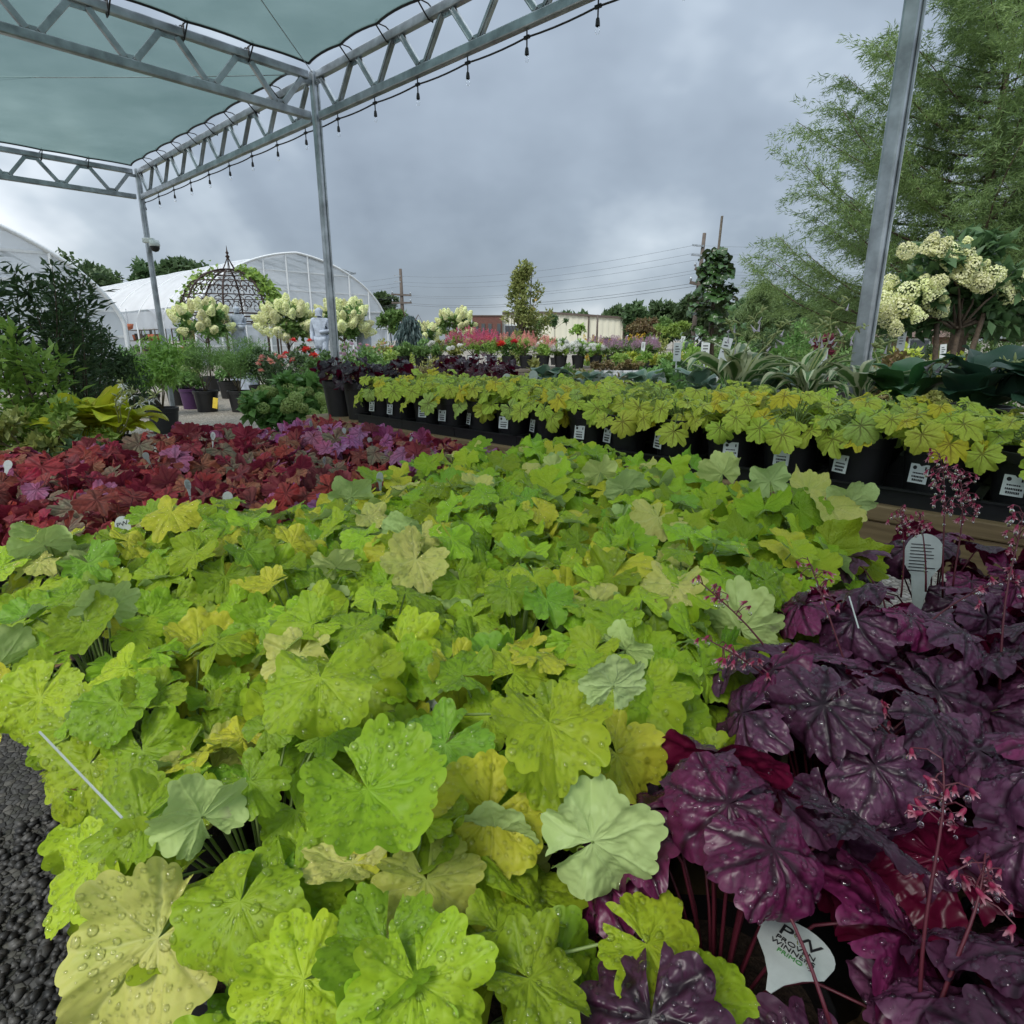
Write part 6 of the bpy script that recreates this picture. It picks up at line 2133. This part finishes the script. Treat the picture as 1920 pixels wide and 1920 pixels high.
# security camera on the first post
c_ = PL + Vector((0.06, -0.09, 0))
c_.z = P(290, 460, c_.y).z
sc_ = empty('security_camera', c_)
tag(sc_, 'small white dome camera fixed to the far left post', 'camera')
MB().box((0.0, 0.0, 0.05), (0.12, 0.05, 0.05)).build('bracket', M['white_plastic'], sc_, bevel=0.008)
MB().lathe([(0.001, 0.05), (0.05, 0.05), (0.055, 0.0), (0.05, -0.01)], 14, (0.06, 0, 0)).build('housing', M['white_plastic'], sc_, True)
MB().lathe([(0.048, -0.01), (0.046, -0.035), (0.03, -0.06), (0.001, -0.07)], 14, (0.06, 0, 0)).build('dome', M['black'], sc_, True)

# ------------------------------------------------------------------ buildings
M['brick'] = None
m_, nt_ = new_mat('dark_brick')
t_ = nd(nt_, 'ShaderNodeTexCoord')
bt_ = nd(nt_, 'ShaderNodeTexBrick', {'Vector': nd(nt_, 'ShaderNodeMapping', {'Vector': t_.outputs['Object'], 'Rotation': (math.pi / 2, 0, 0)}).outputs[0], 'Color1': (0.16, 0.06, 0.045, 1), 'Color2': (0.11, 0.045, 0.035, 1), 'Mortar': (0.16, 0.12, 0.10, 1), 'Scale': 3.0, 'Mortar Size': 0.012})
M['brick'] = finish(m_, nt_, nd(nt_, 'ShaderNodeBsdfPrincipled', {'Base Color': bt_.outputs[0], 'Roughness': 0.85}).outputs[0])
M['metal_cream'] = simple('cream_cladding', (0.70, 0.68, 0.55), 0.55, var=0.05, scale=0.6)
M['roof_trim'] = simple('brown_trim', (0.10, 0.075, 0.06), 0.6)
M['glass'] = simple('dark_window_glass', (0.04, 0.05, 0.06), 0.08, spec=0.8)
M['shingle'] = simple('brown_shingles', (0.14, 0.09, 0.07), 0.9, var=0.3, scale=8)
BY = 70.0
x0, x1 = gnd(942, BY).x, gnd(1168, BY).x
hz = top(590, 950, BY)
hz_r = top(596, 1168, BY)
wb = empty('cream_building', ((x0 + x1) / 2, BY, 0))
tag(wb, 'long low cream metal building with a shallow pitched roof in the distance', 'building')
nP = 40
pw = (x1 - x0) / nP
rid = 0.36
hat = lambda f: hz + 0.0 + (hz_r - hz) * f + 0.35 * (1 - abs(f - rid) / max(rid, 1 - rid))
for k in range(nP):
    f0, f1 = k / nP, (k + 1) / nP
    xa, xb = (f0 - 0.5) * (x1 - x0), (f1 - 0.5) * (x1 - x0)
    d_ = 0.05 * (k % 2)
    MB().add([(xa, d_, 0), (xb, d_, 0), (xb, d_, hat(f1)), (xa, d_, hat(f0)), (xa, 12, 0), (xb, 12, 0), (xb, 12, hat(f1)), (xa, 12, hat(f0))], [(0, 1, 2, 3), (5, 4, 7, 6), (0, 3, 7, 4), (1, 5, 6, 2), (3, 2, 6, 7)]).build('wall_panel', M['metal_cream'], wb)
for (fa, fb) in ((0.0, rid), (rid, 1.0)):
    MB().bar(((fa - 0.5) * (x1 - x0), -0.1, hat(fa)), ((fb - 0.5) * (x1 - x0), -0.1, hat(fb)), 0.2, 0.22).build('roof_trim', M['roof_trim'], wb)
MB().box(((x1 - x0) * 0.5, -0.06, hz_r / 2), (0.15, 0.14, hz_r)).build('downpipe', M['roof_trim'], wb)
MB().box(((x1 - x0) * 0.21, -0.06, hz / 2), (0.15, 0.14, hz)).build('downpipe', M['roof_trim'], wb)
dr = MB().box((-(x1 - x0) * 0.40, -0.06, 1.35), (2.4, 0.1, 2.7)).build('door', M['white_plastic'], wb)
MB().box((-(x1 - x0) * 0.40, -0.13, 1.4), (2.0, 0.04, 2.2)).build('pane', M['glass'], dr)
bx0, bx1 = gnd(886, BY - 2).x, gnd(941, BY - 2).x
bb = empty('brick_building', ((bx0 + bx1) / 2, BY - 2, 0))
tag(bb, 'dark brick building with narrow upright windows left of the cream one', 'building')
bh = top(593, 915, BY - 2)
W2 = bx1 - bx0
MB().box((0, 4, bh / 2), (W2, 8, bh)).build('wall', M['brick'], bb)
MB().box((0, 4, bh + 0.06), (W2 + 0.15, 8.15, 0.12)).build('coping', M['roof_trim'], bb)
for k, fx in enumerate((-0.36, -0.13, 0.10, 0.40)):
    wd = MB().box((fx * W2, -0.03, bh * 0.62), (0.42, 0.1, bh * 0.34)).build('window', M['roof_trim'], bb)
    MB().box((fx * W2, -0.09, bh * 0.62), (0.3, 0.04, bh * 0.3)).build('pane', M['glass'], wd)
# grey shed left of it, partly hidden
sx = gnd(822, BY + 6)
sh = empty('grey_shed', sx)
tag(sh, 'small grey metal shed seen between the hydrangeas', 'building')
hh = top(608, 822, BY + 6)
MB().box((0, 3, hh / 2), (5.2, 6, hh)).build('wall', simple('grey_cladding', (0.30, 0.34, 0.38), 0.6), sh)
MB().box((0, 3, hh + 0.1), (5.6, 6.4, 0.2)).build('roof', M['roof_trim'], sh)
MB().box((2.4, -0.04, 1.1), (1.6, 0.08, 2.0)).build('door', M['white_plastic'], sh)
# brick house at the right
hxc = gnd(1700, 26)
hs = empty('brick_house', hxc)
tag(hs, 'low brick house with brown hipped roof behind the hydrangea tree', 'house')
ez, rz3 = top(632, 1700, 26), top(607, 1700, 26)
hwid = 4.2
MB().box((0, 3, ez / 2), (hwid, 6, ez)).build('wall', simple('brown_brick_wall', (0.22, 0.12, 0.085), 0.85, var=0.25, scale=12), hs)
MB().add([(-hwid / 2 - .3, -.3, ez), (hwid / 2 + .3, -.3, ez), (hwid / 2 + .3, 6.3, ez), (-hwid / 2 - .3, 6.3, ez), (-0.8, 3, rz3 + 0.35), (0.8, 3, rz3 + 0.35)], [(0, 1, 5, 4), (1, 2, 5), (2, 3, 4, 5), (3, 0, 4), (3, 2, 1, 0)]).build('roof', M['shingle'], hs)
for fx in (-1.1, 0.5):
    wd = MB().box((fx, -0.03, ez * 0.55), (0.9, 0.1, 0.9)).build('window', M['white_plastic'], hs)
    MB().box((fx, -0.09, ez * 0.55), (0.75, 0.04, 0.75)).build('pane', M['glass'], wd)

# ------------------------------------------------------------------ utility poles and wires
M['creosote'] = simple('weathered_pole', (0.11, 0.09, 0.075), 0.85, var=0.25, scale=4)


def pole(px, Y, pyt, label, arms, lean=0.0, rad=0.15):
    b = gnd(px, Y)
    root = empty('utility_pole', b)
    tag(root, label, 'utility pole', 'utility poles')
    h = top(pyt, px, Y)
    MB().tube([(0, 0, 0), (lean * 0.5, 0, h / 2), (lean, 0, h)], [rad * 1.15, rad, rad * 0.75], 8).build('pole', M['creosote'], root, True)
    for py, w, a in arms:
        z = top(py, px, Y)
        if w > 0:
            MB().box((lean * z / h, -0.16, z), (w * 2, 0.12, 0.14), Matrix.Rotation(a, 3, 'Y')).build('crossarm', M['creosote'], root)
            for sx_ in (-0.9, 0.9):
                MB().lathe([(0.001, 0), (0.06, 0.02), (0.05, 0.16), (0.001, 0.2)], 8, (lean * z / h + sx_ * w, -0.16, z + 0.08 - math.sin(a) * sx_ * w)).build('insulator', M['galv'], root, True)
        else:
            MB().bar((lean * z / h, -0.1, z), (lean * z / h - 0.55, -0.1, z + 0.05), 0.08, 0.08).build('insulator_arm', M['galv'], root)
    return root


M['wire'] = simple('aluminium_wire', (0.10, 0.11, 0.12), 0.5)
POA, POB = (757, 55.0), (1297, 32.0)
pole(POA[0], POA[1], 504, 'thin utility pole with two crossarms beside the greenhouse', [(553, 0.85, 0.05), (568, 0.85, 0), (518, 0, 0), (529, 0, 0)], rad=0.16)
pole(POB[0], POB[1], 437, 'tall utility pole behind the large-leaved tree', [(510, 0.35, 0.5), (534, 0.5, 0.2), (462, 0, 0), (480, 0, 0)], lean=0.22, rad=0.115)
pole(1119, 60.0, 590, 'short lamp pole in front of the cream building', [], rad=0.10)
WR = [(518, 460), (529, 475), (536, 488), (553, 507), (556, 513), (568, 531), (571, 537)]
fx_ = 2120
for k, (ya, yb) in enumerate(WR):
    a = P(POA[0] + 2, ya, POA[1])
    b = P(POB[0] + 4, yb, POB[1])
    d = b - a
    c = P(2100, yb - 25 + k, 26.0)
    z = P(560, ya + 12, 75.0)
    root = empty('power_line', a)
    tag(root, f'thin dark overhead wire between the utility poles, {ORD[k]} from the top', 'power line', 'overhead wires')
    MB().tube([p - a for p in wire(a, b, 0.55, 16)], 0.006 if k < 5 else 0.010, 4).build('span', M['wire'], root)
    MB().tube([p - a for p in wire(b, c, 0.3, 10)], 0.004 if k < 5 else 0.007, 4).build('span', M['wire'], root)
    MB().tube([p - a for p in wire(a, z, 0.3, 8)], 0.008, 4).build('span', M['wire'], root)

# ------------------------------------------------------------------ trees
def big_tree(px, Y, pyt, pyb, wpx, mat, seed, label, n=5200, L=0.5, W=0.32, k=34, name='broadleaf_tree', trunk=True, shape='ball', group='trees on the skyline'):
    rng = np.random.default_rng(seed)
    root = empty(name, gnd(px, Y))
    tag(root, label, 'tree', group)
    zt, zb_ = top(pyt, px, Y), max(0.6, top(pyb, px, Y))
    w = wpx / (F * 1.04) * Y
    c = np.array([0, 0, (zt + zb_) / 2])
    rz = (zt - zb_) / 2
    cr = 0.30 * min(w / 2, rz)
    cen = crown_clusters(rng, k, w / 2 - cr * 0.6, w / 2 - cr * 0.6, rz - cr * 0.6, c, shape=shape)
    rad = cr * rng.uniform(0.7, 1.5, k)
    foliage_part(root, 'crown', [cluster_leaves(rng, cen, rad, n, L, W, np.array([0, 0, zb_]), 0.5, 0.1)], MATL[mat])
    t_r = max(0.1, w * 0.035)
    MB().tube([(0, 0, 0), (0.1, 0, zb_ * 0.6 + 0.2), (0, 0, (zb_ + zt) / 2)], [t_r * 1.3, t_r, t_r * 0.5], 8).build('trunk', M['bark'], root, True)
    stems_to(root, Vector((0.05, 0, zb_ * 0.7 + 0.2)), cen, t_r * 0.4, 'limb', 'bark', seed=seed, most=9)
    return root


TREES = [(165, 60, 466, 600, 140, 'far', 'round dark tree behind the left greenhouse'), (300, 70, 488, 590, 75, 'far', 'small dark tree left behind the greenhouse roof'), (360, 66, 472, 600, 95, 'far', 'dark tree rising behind the greenhouse ridge'), (205, 64, 495, 600, 90, 'far', 'dark tree beside the round one on the left'),
         (718, 60, 540, 640, 60, 'far', 'dark tree behind the right shoulder of the greenhouse'), (1072, 95, 580, 640, 70, 'far', 'dark tree top above the cream building roof'), (1150, 75, 578, 645, 60, 'far', 'dark tree at the right end of the cream building'), (1190, 70, 568, 645, 60, 'far', 'dark tree second right of the cream building'),
         (1243, 66, 566, 645, 80, 'far', 'broad dark tree left of the tall pole'), (1292, 62, 552, 645, 60, 'far', 'dark tree around the tall utility pole'), (1330, 60, 560, 645, 60, 'far', 'dark tree behind the large-leaved tree'), (1232, 38, 600, 645, 70, 'green', 'lighter green rounded tree below the dark tree line'),
         (1390, 50, 560, 645, 90, 'far', 'dark tree behind the small willow'), (1460, 46, 548, 645, 90, 'far', 'dark tree between willow and cypress'), (1530, 44, 556, 645, 110, 'far', 'dark tree below the left cypress boughs'), (1600, 40, 552, 645, 110, 'far', 'dark tree behind the grey right post'), (1860, 30, 540, 645, 130, 'dark', 'dark shrubby tree below the cypress at the right'), (1925, 34, 500, 645, 130, 'dark', 'dark tree at the right edge below the cypress'), (1790, 38, 560, 645, 110, 'far', 'dark tree behind the hydrangea tree')]
for k, (px, Y, a, b, w, mt, lab) in enumerate(TREES):
    s = Y / 60.0
    big_tree(px, Y, a, b, w, mt, 600 + k, lab, n=3600, L=0.55 * s, W=0.34 * s)


def feathery(px, Y, pyt, wpx, seed, label, mat, nbr=46, twigs=15, per=26, ll=0.15, lw=0.016, z_first=0.10, lift=0.55, trunk_r=0.16, droop=0.35, name='bald_cypress', dx=0.0):
    """tall tree with up-swept limbs and soft hanging needle sprays"""
    rng = np.random.default_rng(seed)
    base = gnd(px, Y)
    root = empty(name, base)
    tag(root, label, 'tree')
    H = top(pyt, px, Y)
    half = wpx / 2 / (F * 1.05) * Y
    tk = [(dx * H * t * t + 0.05 * math.sin(6 * t), 0.04 * math.cos(5 * t), H * t) for t in np.linspace(0, 0.97, 10)]
    MB().tube(tk, [trunk_r * (1 - 0.93 * i / 9) for i in range(10)], 8).build('trunk', M['bark'], root, True)
    tk = np.array(tk)
    Cs, Ds, Ts = [], [], []
    for b in range(nbr):
        f = (b + rng.random()) / nbr
        t = z_first + (0.97 - z_first) * f
        i = min(8, int(t / 0.97 * 9))
        p0 = tk[i] + (tk[i + 1] - tk[i]) * (t / 0.97 * 9 - i)
        a = b * 2.39996 + rng.uniform(-0.4, 0.4)
        ln = half * (1.08 - 0.86 * f ** 1.2) * rng.uniform(0.72, 1.1)
        hd = np.array([math.cos(a), math.sin(a), 0])
        s = np.linspace(0, 1, 9)
        up_ = lift * (0.5 + 0.9 * f) * ln
        pts = p0 + hd * (ln * s)[:, None] + np.array([0, 0, 1.0]) * (up_ * s ** 1.25 - 0.14 * ln * (1 - f) * np.sin(math.pi * s))[:, None]
        pts[:, 0] += 0.05 * ln * np.sin(5 * s + b)
        MB().tube([tuple(p) for p in pts], [max(0.005, trunk_r * 0.24 * (1 - f * 0.7) * (1 - 0.85 * x)) for x in s], 5).build('limb', M['bark'], root, True)
        tint0 = rng.uniform(0.2, 0.8)
        ntw = max(6, int(twigs * ln / half))
        for tw in range(ntw):
            u = 0.14 + 0.86 * (tw + rng.random()) / ntw
            j = min(7, int(u * 8))
            q0 = pts[j] + (pts[j + 1] - pts[j]) * (u * 8 - j)
            side = np.cross(hd, [0, 0, 1]) * rng.choice([-1, 1])
            dirv = hd * rng.uniform(0.3, 0.9) + side * rng.uniform(0.2, 1.0) + np.array([0, 0, rng.uniform(-0.35, 0.6)])
            dirv /= np.linalg.norm(dirv)
            tl = ln * rng.uniform(0.12, 0.22) + 0.16
            g = rng.random(per)
            C = q0 + dirv * (tl * g)[:, None] + np.array([0, 0, -1.0]) * (droop * tl * g ** 2)[:, None] + rng.normal(0, 0.03, (per, 3))
            D = dirv * 0.7 + rng.normal(0, 0.5, (per, 3)) + np.array([0, 0, -0.12 - droop])
            Cs.append(C), Ds.append(D), Ts.append(np.clip(tint0 + rng.normal(0, 0.22, per), 0, 1))
    C, D, T = np.concatenate(Cs), np.concatenate(Ds), np.concatenate(Ts)
    n = len(C)
    foliage_part(root, 'crown', [leaf_cards(C, D, rng.normal(size=(n, 3)), ll * rng.uniform(0.6, 1.3, n), lw * rng.uniform(0.7, 1.3, n), rng, T, 0.1)], MATL[mat])
    return root


feathery(1795, 12.5, -70, 760, 9, 'large bald cypress with soft feathery boughs at the right', 'cypress', nbr=110, twigs=56, per=62, ll=0.115, lw=0.014, z_first=0.19, lift=0.5, trunk_r=0.17, droop=0.12)
feathery(2010, 13.5, 120, 560, 10, 'second bald cypress reaching in from beyond the right edge', 'cypress', nbr=76, twigs=40, per=60, ll=0.12, lw=0.011, z_first=0.18, lift=0.45, trunk_r=0.17, droop=0.12)
feathery(1425, 17.0, 528, 130, 11, 'small soft willow-like tree right of the large-leaved one', 'willow', nbr=34, twigs=12, per=60, ll=0.18, lw=0.014, z_first=0.25, lift=0.35, trunk_r=0.08, droop=0.8, name='willow_tree')
feathery(1560, 18.0, 560, 220, 12, 'broad low feathery tree behind the grey right post', 'willow', nbr=34, twigs=12, per=60, ll=0.18, lw=0.014, z_first=0.2, lift=0.3, trunk_r=0.1, droop=0.6, name='willow_tree')
# low far hedge so that the ground does not run bare to the horizon
for k, (px, Y, w, a) in enumerate([(450, 40, 180, 622), (900, 50, 200, 632), (1000, 45, 160, 633), (1150, 44, 160, 634), (1330, 30, 140, 625), (1700, 24, 200, 640), (1850, 22, 180, 630)]):
    p = gnd(px, Y)
    shrub('hedge', f'low green hedge in the distance, {ORD[k]} from the left', 'hedge', p, w / F * Y, top(a, px, Y), 1800, 0.22 * Y / 40, 0.1 * Y / 40, 'far' if k % 2 else 'green', 700 + k, k=30, stems=3, depth=1.2, group='hedges in the distance')
